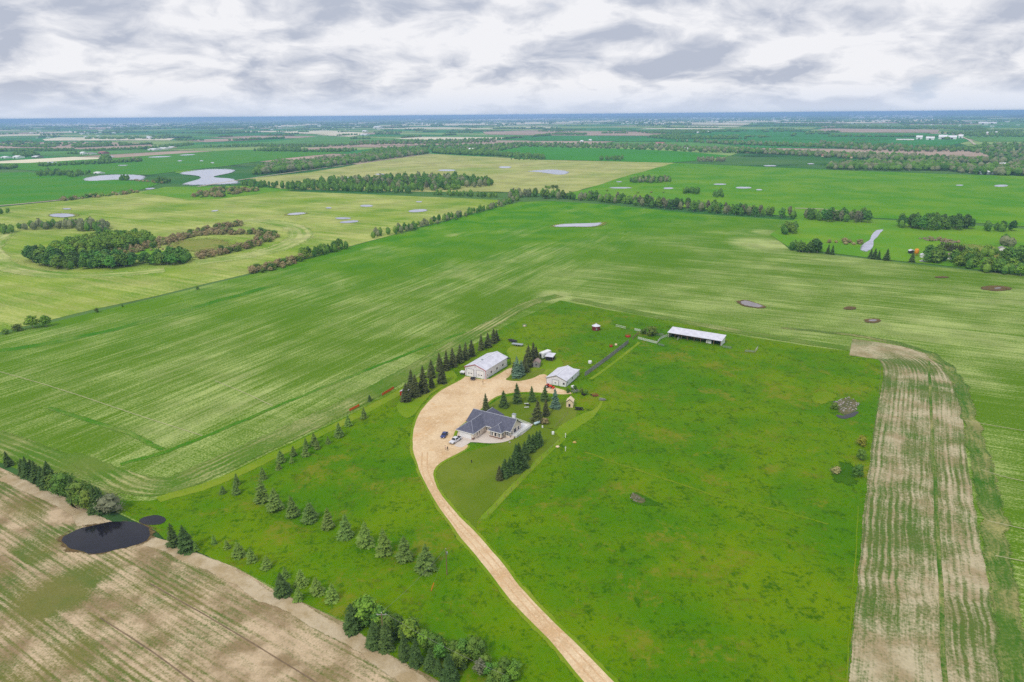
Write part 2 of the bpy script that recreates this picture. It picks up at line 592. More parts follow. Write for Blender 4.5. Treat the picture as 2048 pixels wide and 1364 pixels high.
# low rise of land along the horizon
def rise(name, x0, x1, ypx, dist, hpx, seed):
    vs, fs = [], []
    n = 60
    a0, a1 = (x0 - 1024) / FPX, (x1 - 1024) / FPX
    for i in range(n + 1):
        f = i / n
        a = math.atan(a0 + (a1 - a0) * f)
        env = math.sin(math.pi * f) ** .6
        h = max(.5, (hpx / FPX * dist) * env * (0.75 + .5 * noise.noise(Vector((f * 6, seed, 0)))))
        for dd, hh in ((-.16, -1), (-.06, h * .6), (0, h), (.12, -1)):
            vs.append((math.sin(a) * dist * (1 + dd), math.cos(a) * dist * (1 + dd), hh))
    for i in range(n):
        for k in range(3):
            fs.append((i * 4 + k, (i + 1) * 4 + k, (i + 1) * 4 + k + 1, i * 4 + k + 1))
    return tag(mesh_obj(name, vs, fs, simple('far_land', lin(50, 90, 60, .6), .95, .2, .002), smooth=True), kind='structure')
rise('hills', 780, 1560, 0, 24000, 3.4, 2.0)
rise('hills', 1960, 2400, 0, 17000, 5.0, 5.0)

# ------------------------------------------------------------------ land axes
A1 = dirpx((0, 668), (1005, 410))               # along the hedge on the far left of the main field
A2 = A1 - R(90)
AXW = A1

# ------------------------------------------------------------------ distant patchwork of fields (quarter sections)
GREEN_F = [lin(74, 138, 62), lin(92, 150, 70), lin(60, 120, 58), lin(120, 158, 84), lin(135, 165, 95)]
def flat_field(name, c, v=.12, sc_=.004):
    m, t, b = new_mat(name)
    pos = t.new('ShaderNodeNewGeometry').outputs['Position']
    n = t.noise(pos, sc_, 5, .65)
    n2 = t.noise(t.mapping(pos, rot=-A2, scale=(1 / 500, 1 / 14, 0)), 1.0, 3)
    k = t.math('ADD', t.math('MULTIPLY', n, .6), t.math('MULTIPLY', n2, .4))
    t.put(b.inputs['Base Color'], t.mix(t.mapr(k, .35, .65), tuple(q * (1 + v) for q in c), tuple(q * (1 - 2 * v) for q in c)))
    b.inputs['Roughness'].default_value = 1.0
    b.inputs['Specular IOR Level'].default_value = 0.0
    return m
K = 1.05
MF_far = {
    'crop': flat_field('far_crop', lin(66, 135, 62, K)), 'pale': flat_field('far_pale', lin(140, 165, 96, K)),
    'grass': flat_field('far_grass', lin(96, 145, 70, K)), 'fallow': flat_field('far_fallow', lin(178, 158, 140, K)),
    'stubble': flat_field('far_stubble', lin(222, 214, 186, K)), 'dark': flat_field('far_dark', lin(58, 105, 62, K)),
}
far_quads = {k: ([], []) for k in MF_far}
CELL_L, CELL_W = 640.0, 400.0
rr = random.Random(3)
cells = []
ux, uy = Vector((math.cos(A2), math.sin(A2), 0)), Vector((math.cos(A1), math.sin(A1), 0))
for i in range(-40, 41):
    for j in range(-6, 50):
        c = ux * (i * CELL_L) + uy * (j * CELL_W)
        if c.y < 1900 or c.y > 27000 or abs(c.x) > c.y * .86 + 600: continue
        kind = rr.choices(['crop', 'grass', 'pale', 'fallow', 'stubble', 'dark'], [.22, .24, .19, .12, .11, .12])[0]
        z = .10 + .05 * ((i + j) % 2) + min(1.0, c.length / 12000)
        m_ = 8.0
        q = [c + ux * (sx * (CELL_L / 2 - m_)) + uy * (sy * (CELL_W / 2 - m_)) for sx, sy in ((-1, -1), (1, -1), (1, 1), (-1, 1))]
        vs, fs = far_quads[kind]
        b0 = len(vs)
        vs += [(p.x, p.y, z) for p in q]
        n_ = (q[1] - q[0]).cross(q[2] - q[0]).z
        fs.append((b0, b0 + 1, b0 + 2, b0 + 3) if n_ > 0 else (b0 + 3, b0 + 2, b0 + 1, b0))
        cells.append((c, kind))
for k, (vs, fs) in far_quads.items():
    tag(mesh_obj('far_fields', vs, fs, MF_far[k]), kind='structure')

# ------------------------------------------------------------------ the fields seen one by one
G1, G2 = lin(58, 122, 22), lin(92, 132, 45)
M_main = field_mat('young_crop', lin(66, 132, 0), lin(96, 146, 4), lin(172, 186, 112), A1, L=60, Wd=1.5, patch=75, t0=.485, t1=.615, ws=.48, wp=.26, wf=.26,
                   ang2=A2, split=(g(1120, 560), Vector((math.cos(A2), math.sin(A2), 0)), 45.0), bias=(.5, -1, -850, -330, -.04, .028, lin(88, 124, 16)), rows=.02, spacing=5.0, fine=.7,
                   spots=[(g(1525, 488), 34, .10), (g(1530, 464), 18, .07), (g(1112, 592), 15, .08), (g(1400, 590), 45, .035), (g(1920, 752), 18, .05), (g(905, 470), 12, .06), (g(1150, 545), 40, .02), (g(200, 880), 16, -.03), (g(1800, 640), 40, .03), (g(140, 945), 12, .05)])
M_pale = field_mat('pale_crop', lin(104, 144, 26), lin(134, 160, 48), lin(182, 188, 108), A2 - R(3), L=110, Wd=5, patch=120, t0=.42, t1=.58, fine=1.5, rows=.04, spacing=16)
M_upper = field_mat('pale_stubble', lin(118, 150, 56), lin(150, 164, 74), lin(184, 184, 116), A2, L=180, Wd=8, patch=180, t0=.38, t1=.56, fine=2, rows=.03, spacing=26)
M_palerows = field_mat('contour_rows', lin(104, 144, 40), lin(128, 156, 58), lin(190, 194, 124), L=90, Wd=5, patch=60, t0=.42, t1=.58, rows=.12, spacing=9.0, uv=True, soft=3.0, fine=1.5)
M_dgreen = field_mat('deep_crop', lin(66, 136, 16), lin(84, 138, 16), lin(120, 158, 62), A2, L=160, Wd=10, patch=160, t0=.55, t1=.8, fine=3)
M_rgreen = field_mat('right_crop', lin(78, 140, 4), lin(104, 150, 18), lin(156, 178, 76), A2, L=120, Wd=7, patch=150, t0=.50, t1=.74, fine=2)
M_mid = flat_field('mid_crop', lin(70, 142, 40), .06)
M_pasture = grass_mat('pasture_grass', lin(76, 124, 0), lin(108, 138, 0), lin(40, 86, 0), big=46, mid=7, fine=1.5, amount=.85, straw=lin(126, 128, 36))
M_meadow = grass_mat('meadow_grass', lin(92, 148, 22), lin(120, 158, 32), lin(70, 120, 24), big=70, mid=10, fine=2.5, amount=.5)
M_lawn = grass_mat('lawn_grass', lin(98, 122, 24), lin(116, 132, 42), lin(72, 102, 16), big=22, mid=5, fine=.8, amount=.4, soft=True)
M_rough = grass_mat('rough_grass', lin(112, 144, 20), lin(136, 152, 44), lin(82, 122, 10), big=18, mid=4, fine=.8, amount=.6, soft=2.4)
M_yellow = grass_mat('yellow_weeds', lin(150, 164, 38), lin(166, 170, 50), lin(104, 142, 34), big=25, mid=6, fine=1.5, amount=.6, soft=True)
M_marsh = grass_mat('marsh_grass', lin(138, 140, 66), lin(118, 138, 52), lin(156, 150, 90), big=25, mid=6, fine=1.5, amount=.6, soft=True)
M_stub = field_mat('seeded_soil', lin(118, 118, 62), lin(92, 112, 48), lin(200, 178, 146), dirpx((300, 1168), (640, 1370)), L=60, Wd=1.2, patch=34, t0=.42, t1=.55, spots=[(g(150, 1168), 9, -.09), (g(70, 1095), 9, -.06), (g(150, 1020), 8, .12)],
                   rows=.06, spacing=1.5, fine=.55, dark=lin(146, 126, 94))
M_rowstrip = field_mat('headland_rows', lin(98, 112, 54), lin(84, 112, 44), lin(188, 176, 144), L=45, Wd=1.1, patch=26, t0=.44, t1=.57,
                       rows=.08, spacing=1.7, uv=True, fine=.7, soft=True, dark=lin(162, 146, 112))
M_headland = field_mat('headland_soil', lin(84, 122, 30), lin(104, 128, 48), lin(180, 178, 120), L=50, Wd=1.3, patch=40, t0=.46, t1=.62,
                       rows=.11, spacing=2.6, uv=True, fine=.8, soft=True)
M_overlap = field_mat('thick_crop', lin(60, 122, 8), lin(76, 128, 18), lin(136, 154, 74), L=30, Wd=2, patch=25, t0=.46, t1=.64, uv=True, soft=True)
M_dull_strip = field_mat('overlap_rows', lin(60, 106, 24), lin(80, 114, 38), lin(158, 154, 98), L=30, Wd=1.5, patch=25, t0=.45, t1=.6, uv=True, soft=True)
M_wet = grass_mat('damp_soil', lin(128, 118, 72), lin(108, 112, 58), lin(110, 94, 62), big=12, mid=3, fine=.6, amount=.7, soft=4.0)
M_bare = grass_mat('bare_soil', lin(196, 180, 150), lin(178, 158, 122), lin(154, 136, 98), big=14, mid=3, fine=.7, amount=.6, soft=True)
M_bare_patch = grass_mat('bare_patch', lin(192, 182, 140), lin(172, 160, 112), lin(150, 140, 90), big=14, mid=3, fine=.9, amount=.6, soft=4.5)
M_weed_patch = grass_mat('weed_patch', lin(136, 156, 34), lin(152, 162, 46), lin(96, 138, 30), big=25, mid=6, fine=1.5, amount=.6, soft=5.0)
M_green_patch = field_mat('sprouted_soil', lin(88, 122, 40), lin(104, 128, 50), lin(150, 140, 96), dirpx((300, 1168), (640, 1370)), L=40, Wd=1.2, patch=20, t0=.5, t1=.66, rows=.05, spacing=1.5, soft=4.0)
M_mud = grass_mat('dark_mud', lin(112, 92, 62), lin(92, 76, 50), lin(120, 112, 60), big=6, mid=2, fine=.5, amount=.7, soft=2.5)
M_gravel = grass_mat('gravel', lin(224, 198, 160), lin(202, 170, 128), lin(234, 212, 178), big=16, mid=4, fine=.5, amount=.6, straw=lin(206, 166, 116))
M_concrete = simple('concrete', lin(214, 202, 190), .85, .05, .6)
M_farwater = water_mat('pond_water', lin(160, 160, 178), .10, .03, 3.0)
M_slough = water_mat('muddy_water', lin(116, 106, 108), .14, .03, 2.0)
M_dkwater = water_mat('dark_pond_water', lin(30, 28, 34), .06, .02)

# far left and centre
sheet('field', [(-300, 425), (0, 412), (262, 384), (330, 366), (150, 352), (60, 345), (-300, 348)], .5, M_dgreen)
sheet('field', [(-300, 346), (0, 336), (150, 348), (300, 350), (470, 330), (560, 318), (700, 304), (560, 300), (470, 300), (390, 305), (200, 318), (60, 326), (-300, 332)], .55, M_dgreen)
sheet('field', [(990, 304), (1030, 318), (1340, 326), (1395, 322), (1460, 312), (1380, 304), (1250, 298), (1050, 293)], .6, M_mid)
sheet('field', [(495, 357), (620, 345), (760, 322), (860, 308), (1090, 320), (1350, 326), (1240, 356), (1160, 382), (1128, 388), (990, 384), (860, 384), (560, 378)], .4, M_upper)
sheet('field', [(1120, 392), (1165, 380), (1245, 354), (1345, 326), (1660, 340), (1940, 350), (2300, 358), (2300, 470), (1960, 447), (1740, 436), (1600, 424), (1400, 412), (1230, 398)], .35, M_rgreen)
# yellow-green meadow behind the tree line and round the neighbour
sheet('field', [(1120, 396), (1180, 378), (1250, 376), (1430, 398), (1560, 414), (1640, 424), (1590, 434), (1400, 418), (1200, 402)], .38, M_meadow, seed=3)
sheet('field', [(1588, 440), (1604, 424), (1740, 438), (2300, 474), (2300, 565), (2048, 548), (1960, 540), (1690, 510), (1580, 497), (1540, 470)], .30, M_meadow, seed=4)
# pale field on the left
sheet('field', [(-300, 450), (0, 415), (262, 386), (340, 374), (500, 380), (720, 388), (1000, 400), (1005, 410), (750, 478), (600, 520), (495, 548), (0, 664), (-300, 735)], .12, M_pale)
sheet('field', [(280, 386), (330, 374), (490, 372), (600, 380), (540, 384), (440, 398), (380, 400)], .25, M_meadow, seed=6)
# the main field, sweeping round the yard
sheet('field', [(-400, 760), (0, 670), (495, 551), (750, 480), (1005, 412), (1040, 404), (1100, 402), (1200, 408), (1400, 428), (1590, 441), (1545, 470), (1580, 500), (1690, 513),
                (1960, 543), (2300, 572), (2500, 1700), (1200, 1700), (400, 1100), (0, 925), (-400, 790)], .06, M_main, step=12, amp=1.0)
# seeded soil at the lower left
sheet('field', [(-500, 800), (0, 935), (60, 965), (135, 1005), (200, 1040), (330, 1082), (390, 1105), (470, 1135), (560, 1185), (690, 1245), (780, 1310), (880, 1364), (1000, 1450), (700, 1900), (-900, 1700)],
      .09, M_stub, step=6, amp=.5)
# pasture and yard grass
PAST = [(1120, 601), (1240, 625), (1330, 640), (1450, 666), (1600, 690), (1772, 713), (1768, 790), (1758, 830), (1752, 900), (1746, 980), (1744, 1100), (1738, 1230), (1726, 1364), (1710, 1500),
        (1500, 1700), (1100, 1500), (900, 1376), (780, 1308), (690, 1243), (560, 1183), (470, 1133), (390, 1103), (330, 1078), (300, 1052), (235, 1022), (130, 965), (60, 932), (-100, 868), (-100, 850), (60, 908), (238, 1001), (300, 1002), (370, 986),
        (450, 951), (560, 896), (700, 830), (800, 776), (900, 716), (1010, 652)]
sheet('pasture', PAST, .12, M_pasture, step=5, amp=.7)

# headlands: rows that follow the field edges
strip('headland', [(-60, 880), (60, 925), (150, 968), (215, 1000)], 14, .15, M_headland, side=.6)
strip('headland', [(120, 915), (160, 945), (195, 970), (232, 989), (275, 998), (325, 998), (375, 984), (430, 960), (560, 896), (700, 829), (800, 773), (900, 713), (1000, 651), (1070, 608), (1130, 594)], 15, .16, M_headland, side=1.0, smooth=3, amp=.8, widths=[5, 9, 12, 14, 16, 16, 15, 14, 13, 12, 11, 10])
strip('headland', [(1128, 599), (1240, 623), (1450, 664), (1600, 688), (1700, 703), (1790, 716)], 9, .165, M_headland, side=1.0, smooth=1, amp=.5)
strip('headland', [(1700, 700), (1790, 712), (1815, 740), (1812, 790), (1802, 900), (1798, 1050), (1800, 1200), (1800, 1364), (1790, 1600)], 30, .17, M_rowstrip, side=.35, smooth=3, amp=.5, soft=.02)
strip('thick_crop_strip', [(1560, 655), (1730, 672), (1850, 700), (1905, 740), (1930, 800), (1950, 870), (1970, 960), (1990, 1060), (2008, 1200), (2030, 1364), (2060, 1500)], 9, .18, M_dull_strip, side=0, smooth=3, amp=2.2, widths=[3, 6, 8, 8, 7, 9, 9, 8, 8, 8], soft=.3)
strip('thick_crop_strip', [(1857, 720), (1862, 800), (1866, 900), (1872, 1000), (1880, 1150), (1890, 1364), (1895, 1500)], 1.5, .19, M_dull_strip, smooth=2, amp=.5, soft=.3)
strip('thick_crop_strip', [(240, 930), (330, 905), (420, 870), (560, 810), (640, 778), (740, 738), (860, 690), (930, 664)], 4, .13, M_overlap, smooth=3, amp=.8, soft=.45)
strip('thick_crop_strip', [(90, 815), (180, 840), (270, 870), (330, 900)], 4, .125, M_overlap, smooth=2, amp=.8, soft=.45)
strip('thick_crop_strip', [(-100, 712), (100, 690), (300, 640), (480, 590), (560, 566)], 9, .10, M_overlap, smooth=2, amp=3, soft=.3)
M_track = simple('dry_track', lin(190, 186, 142), .95, .1, .2)
for k, pts in enumerate(([(-20, 738), (120, 778), (260, 826), (405, 872)], [(430, 762), (490, 786), (545, 812)], [(1962, 940), (2010, 955), (2080, 970)], [(1975, 1042), (2080, 1066)], [(1990, 1112), (2080, 1130)], [(1930, 842), (2080, 868)])):
    strip('track', pts, .3, .20 + k * .005, M_track, smooth=1, amp=.15)

# tramlines in the seeded soil
M_tram = simple('wheel_track', lin(136, 116, 90), .95, .2, .3)
for k, pts in enumerate(([(300, 1168), (420, 1236), (520, 1296), (640, 1370), (700, 1410)], [(200, 1236), (300, 1300), (370, 1352), (420, 1390)])):
    strip('track', pts, .3, .13 + k * .01, M_tram, smooth=2, amp=.12)
strip('headland', [(20, 945), (120, 990), (210, 1036), (330, 1076), (395, 1104), (470, 1134), (560, 1184), (690, 1246), (780, 1312), (900, 1384)], 5, .105, M_bare, side=-1, smooth=2, amp=1.2)
sheet('field', [(128, 1000), (175, 1020), (215, 1042), (200, 1050), (150, 1056), (142, 1040), (145, 1020)], .115, M_bare, amp=.4, soft=1.2)

# lawns and rough edges
sheet('lawn', [(866, 948), (880, 930), (930, 905), (990, 888), (1060, 850), (1105, 858), (1128, 872), (1080, 915), (1010, 985), (955, 1042), (952, 1058), (905, 1010), (872, 970)], .15, M_lawn, amp=.3, step=4, soft=.35)
sheet('lawn', [(975, 812), (1000, 796), (1040, 788), (1085, 790), (1130, 800), (1155, 820), (1150, 845), (1110, 860), (1060, 850), (1000, 838), (968, 826)], .15, M_lawn, amp=.3, step=4, soft=.35)
sheet('rough_grass', [(1100, 862), (1160, 828), (1190, 818), (1200, 800), (1170, 786), (1210, 792), (1205, 815), (1185, 838), (1140, 868), (1125, 880)], .155, M_rough, amp=.8, step=3, smooth=1, soft=.9)
sheet('rough_grass', [(1010, 700), (1030, 685), (1060, 690), (1100, 705), (1130, 722), (1125, 738), (1085, 755), (1060, 760), (1020, 752), (1008, 742), (1022, 725)], .15, M_rough, amp=.6, step=3, smooth=1, soft=.9)
strip('rough_grass', [(1175, 758), (1210, 735), (1250, 704), (1275, 684)], 2.0, .16, M_rough, side=-1.2, smooth=2, amp=.5)
strip('rough_grass', [(960, 1045), (1000, 1000), (1050, 950), (1100, 900), (1132, 872)], 2.6, .165, M_rough, smooth=1, amp=.4)
strip('rough_grass', [(310, 1000), (450, 958), (560, 902), (700, 836), (800, 782), (880, 736)], 5.5, .17, M_rough, side=-.4, smooth=2, amp=1.4)
sheet('rough_grass', [(790, 806), (830, 775), (900, 735), (925, 760), (870, 780), (838, 820), (818, 840), (795, 830)], .175, M_rough, amp=.6, step=3, smooth=1, soft=.9)

# driveway and yard
DRIVE = [(1250, 1460), (1165, 1364), (1112, 1294), (1062, 1244), (1010, 1189), (960, 1120), (932, 1089), (900, 1046), (872, 1005), (850, 968), (834, 930), (824, 890), (828, 850), (846, 815), (876, 785), (908, 768), (925, 758), (932, 752),
         (972, 762), (1000, 748), (1012, 740), (1022, 736), (1030, 738), (1020, 752), (1012, 760), (1040, 763), (1062, 758), (1085, 748), (1096, 752), (1094, 772), (1118, 778), (1150, 788), (1120, 790),
         (1088, 786), (1040, 784), (1000, 790), (978, 802), (966, 815), (945, 835), (912, 858), (905, 880), (930, 888), (938, 893), (925, 903), (885, 922), (868, 938), (866, 955), (878, 985), (907, 1022), (960, 1075), (1010, 1133), (1050, 1188), (1112, 1250), (1180, 1317), (1232, 1369), (1330, 1460)]
edge = [Vector((g(*p).x, g(*p).y, 0)) for p in DRIVE]
_ar = sum(edge[i].x * edge[(i + 1) % len(edge)].y - edge[(i + 1) % len(edge)].x * edge[i].y for i in range(len(edge)))
VERGE = 1.5 if _ar > 0 else -1.5
sheet('driveway_verge', None, .18, M_rough, step=3, amp=.5, smooth=1, soft=1.0, pts=[p + (edge[(i + 1) % len(edge)] - edge[i - 1]).normalized().cross(Vector((0, 0, 1))) * VERGE for i, p in enumerate(edge)])
sheet('driveway', None, .20, M_gravel, step=3, amp=.25, smooth=1, pts=edge)
M_rut = grass_mat('wheel_rut', lin(212, 178, 138), lin(200, 166, 124), lin(224, 194, 156), big=14, mid=4, fine=.6, amount=.6, soft=1.2)
for k, off in enumerate((-.95, .95)):
    strip('wheel_rut', [(850, 905), (848, 945), (878, 1002), (920, 1055), (960, 1097), (1030, 1180), (1087, 1246), (1146, 1306), (1198, 1364), (1290, 1460)], .5, .21 + k * .004, M_rut, side=off * 2 / .5, smooth=3, amp=.12)
sheet('grass_island', [(1008, 760), (1020, 752), (1040, 748), (1068, 742), (1090, 736), (1092, 744), (1070, 756), (1045, 763), (1020, 763)], .215, M_lawn, amp=.3, step=2, smooth=1, soft=.35)

# pale patches, weeds and marsh
for px_, m_ in (([(112, 356), (150, 360), (250, 366), (290, 376), (275, 381), (200, 370), (120, 362)], M_weed_patch), ([(200, 338), (215, 335), (290, 340), (250, 343)], M_weed_patch), ([(345, 345), (370, 340), (410, 340), (370, 348)], M_meadow),
                ([(1610, 424), (1750, 420), (1770, 432), (1660, 430)], M_weed_patch), ([(1290, 388), (1390, 395), (1380, 404), (1310, 398)], M_weed_patch), ([(1300, 366), (1320, 366), (1318, 373), (1302, 372)], M_weed_patch),
                ([(300, 502), (320, 478), (420, 468), (500, 478), (490, 496), (420, 514), (330, 514)], M_marsh), ([(250, 520), (300, 492), (345, 510), (330, 520)], M_meadow),
                ([(1850, 476), (1990, 486), (2048, 500), (2300, 520), (2300, 545), (2048, 530), (1850, 512)], M_marsh)):
    sheet('ground_patch', px_, (.34 if m_ is not M_bare_patch else .345) if px_[0][1] < 700 else .2, m_, smooth=1, amp=None, seed=px_[0][0] * .1, soft=-.85 if m_ is not M_meadow else 0)

M_trail = grass_mat('worn_trail', lin(100, 134, 6), lin(122, 140, 26), lin(84, 122, 4), big=12, mid=4, fine=.8, amount=.6, soft=.9)
strip('trail', [(1165, 905), (1230, 925), (1330, 960), (1440, 995), (1560, 1022), (1660, 1050)], 1.6, .17, M_trail, smooth=2, amp=1.5, soft=.49)
strip('trail', [(1716, 1010), (1712, 1100), (1704, 1200), (1696, 1300), (1692, 1364), (1690, 1420)], .6, .174, M_trail, smooth=2, amp=.3, soft=.4)
strip('headland', [(390, 525), (480, 515), (545, 501), (590, 484), (606, 468), (590, 453), (545, 444), (490, 440)], 34, .16, M_palerows, side=0, smooth=3, amp=2, soft=.3)
strip('headland', [(20, 462), (-20, 490), (-10, 520), (30, 540), (110, 552), (230, 550), (330, 540)], 26, .165, M_palerows, side=0, smooth=3, amp=2, soft=.3)
# ponds
def pond(px_, m=M_farwater, z=.42, rim=None, rimw=1.2):
    if rim:
        c = sum((g(*p) for p in px_), Vector()) / len(px_)
        sheet('pond_shore', None, z - .03, rim, smooth=2, pts=[c + (g(*p) - c) * (1 + (rimw - 1) * 2) for p in px_], seed=px_[0][1] * .3, soft=-.45)
    return sheet('pond', px_, z, m, smooth=1, step=1.2, amp=.7) if m is M_dkwater else sheet('pond', px_, z, m, smooth=2, soft=-.3)
def oval(x, y, rx, ry, sk=0.0):
    return [(x + rx * math.cos(t) , y + ry * math.sin(t) - sk * math.cos(t)) for t in (2 * math.pi * k / 9 for k in range(9))]
pond([(150, 358), (190, 351), (240, 348), (290, 349), (300, 356), (295, 362), (240, 360), (200, 362), (165, 364)], z=.62)
pond([(343, 347), (370, 341), (420, 336), (480, 337), (475, 343), (440, 350), (425, 355), (470, 358), (480, 362), (490, 370), (430, 372), (395, 374), (350, 373), (370, 367), (400, 358), (392, 351)], z=.64)
pond([(290, 377), (310, 376), (305, 379), (295, 380)], z=.62)
pond(oval(125, 431, 30, 4.5), rim=M_marsh); pond(oval(134, 418, 10, 1.5), rim=M_marsh)
pond(oval(430, 422, 11, 1.6, 1)); pond(oval(592, 428, 23, 2.6, 1.5), rim=M_marsh); pond(oval(658, 416, 7, 1.8)); pond(oval(732, 412, 14, 2.4)); pond(oval(686, 437, 20, 2.4)); pond(oval(698, 444, 24, 2.8, 1.5))
pond(oval(836, 422, 22, 3.4, 1.5)); pond(oval(838, 404, 6, 1.2))
pond(oval(700, 356, 14, 1.8), z=.6); pond(oval(760, 349, 8, 1.2), z=.6); pond(oval(895, 341, 22, 2), z=.6); pond(oval(1010, 335, 18, 2.4), z=.6)
pond([(1043, 343), (1075, 340), (1110, 338), (1140, 343), (1145, 349), (1120, 352), (1090, 346), (1060, 344)], z=.6)
pond([(1098, 455), (1110, 449), (1150, 448), (1190, 446), (1216, 444), (1205, 452), (1180, 455), (1140, 454)], z=.4, rim=M_marsh, rimw=1.15)
pond(oval(1240, 376, 28, 1.9), z=.5); pond(oval(1238, 364, 8, 1.2), z=.5); pond(oval(1337, 377, 11, 2), z=.5); pond(oval(1440, 369, 16, 1.6), z=.5); pond(oval(1486, 376, 19, 2.2), z=.5); pond(oval(1518, 380, 6, 1.2), z=.5)
pond(oval(1920, 371, 10, 1.3), z=.5); pond(oval(2002, 372, 23, 3), z=.5); pond(oval(1540, 332, 14, 1.2), z=.7); pond(oval(1622, 328, 8, 1.2), z=.7)
for x, y, rx in ((320, 314, 26), (375, 310, 20), (360, 322, 5), (403, 322, 6), (425, 326, 7), (104, 325, 12), (220, 313, 10), (245, 331, 12)): pond(oval(x, y, rx, 1.3, 1.0 if rx > 15 else 0), z=.66)
pond([(1478, 604), (1490, 601), (1508, 606), (1530, 614), (1518, 617), (1500, 614), (1484, 611)], M_slough, z=.4, rim=M_mud, rimw=1.25)
pond(oval(1745, 642, 13, 3), M_slough, z=.4, rim=M_mud, rimw=1.4); pond(oval(1995, 577, 14, 2.5), M_slough, z=.4, rim=M_mud, rimw=1.9)
sheet('ground_patch', oval(1700, 617, 19, 5), .4, M_mud, smooth=1, soft=-.5); sheet('ground_patch', oval(1885, 555, 20, 2.4), .4, M_mud, smooth=1, soft=-.5)
# the ditch of water by the neighbour
pond([(1722, 508), (1720, 495), (1726, 489), (1740, 477), (1748, 462), (1760, 457), (1773, 456), (1760, 464), (1752, 480), (1744, 494), (1732, 509)], z=.42)
# the dark pond at the lower left
pond([(118, 1078), (150, 1062), (205, 1046), (262, 1044), (298, 1052), (304, 1068), (290, 1086), (240, 1098), (200, 1108), (168, 1108), (135, 1095)], M_dkwater, z=.2, rim=M_mud, rimw=1.16)
pond([(278, 1042), (290, 1034), (315, 1030), (334, 1038), (328, 1048), (300, 1052), (285, 1050)], M_dkwater, z=.2, rim=M_mud, rimw=1.1)
# wet hollows in the pasture
M_sedge = grass_mat('sedge', lin(60, 104, 6), lin(74, 112, 10), lin(42, 84, 4), big=10, mid=3, fine=.8, amount=.7, soft=3.0)
M_hole = grass_mat('hollow_mud', lin(120, 112, 80), lin(92, 96, 66), lin(60, 86, 36), big=4, mid=1.2, fine=.5, amount=.8, soft=True)
sheet('wet_hollow', [(1252, 985), (1266, 980), (1290, 990), (1312, 1002), (1345, 1012), (1300, 1018), (1275, 1016), (1256, 1004)], .16, M_sedge, smooth=2, step=2, amp=.5, soft=-.45)
sheet('wet_hollow', [(1258, 988), (1268, 984), (1284, 994), (1298, 1004), (1290, 1010), (1270, 1006), (1260, 998)], .18, M_hole, smooth=2, step=1.5, amp=.4, soft=-.45)
sheet('wet_hollow', [(1610, 790), (1640, 776), (1680, 784), (1680, 800), (1650, 812), (1625, 812)], .16, M_trail, smooth=2, step=2, amp=1.2, soft=-.45)
sheet('wet_hollow', [(1640, 950), (1665, 918), (1700, 905), (1720, 925), (1725, 960), (1720, 990), (1690, 985), (1660, 970)], .16, M_sedge, smooth=2, step=2, amp=1.5, soft=-.85)
sheet('wet_hollow', [(1664, 800), (1690, 792), (1722, 800), (1718, 825), (1690, 838), (1668, 825)], .18, M_hole, smooth=2, step=1.5, amp=.6, soft=-.45)
pond([(1670, 830), (1690, 832), (1715, 822), (1718, 828), (1695, 838), (1678, 838)], M_dkwater, z=.22)
pond([(1664, 803), (1672, 802), (1678, 807), (1670, 809)], M_dkwater, z=.22)

# gravel road across the far left, and the lane up the right
M_road = simple('road_gravel', lin(196, 186, 160), .95, .08, .05)
strip('road', [(-200, 428), (0, 412), (130, 400), (262, 384)], 7, .6, M_road, smooth=1)
strip('road', [(395, 374), (480, 360), (620, 340), (760, 321), (850, 309), (862, 306)], 6, .7, M_road, smooth=1)
strip('road', [(1905, 268), (1935, 278), (1950, 290)], 9, 1.8, M_road, smooth=1)
strip('road', [(1590, 417), (1640, 418), (1690, 424)], 4, .6, M_road, smooth=1)
sheet('ground_patch', [(1390, 406), (1435, 409), (1432, 413), (1395, 409)], .45, M_bare, amp=0, soft=-.3)
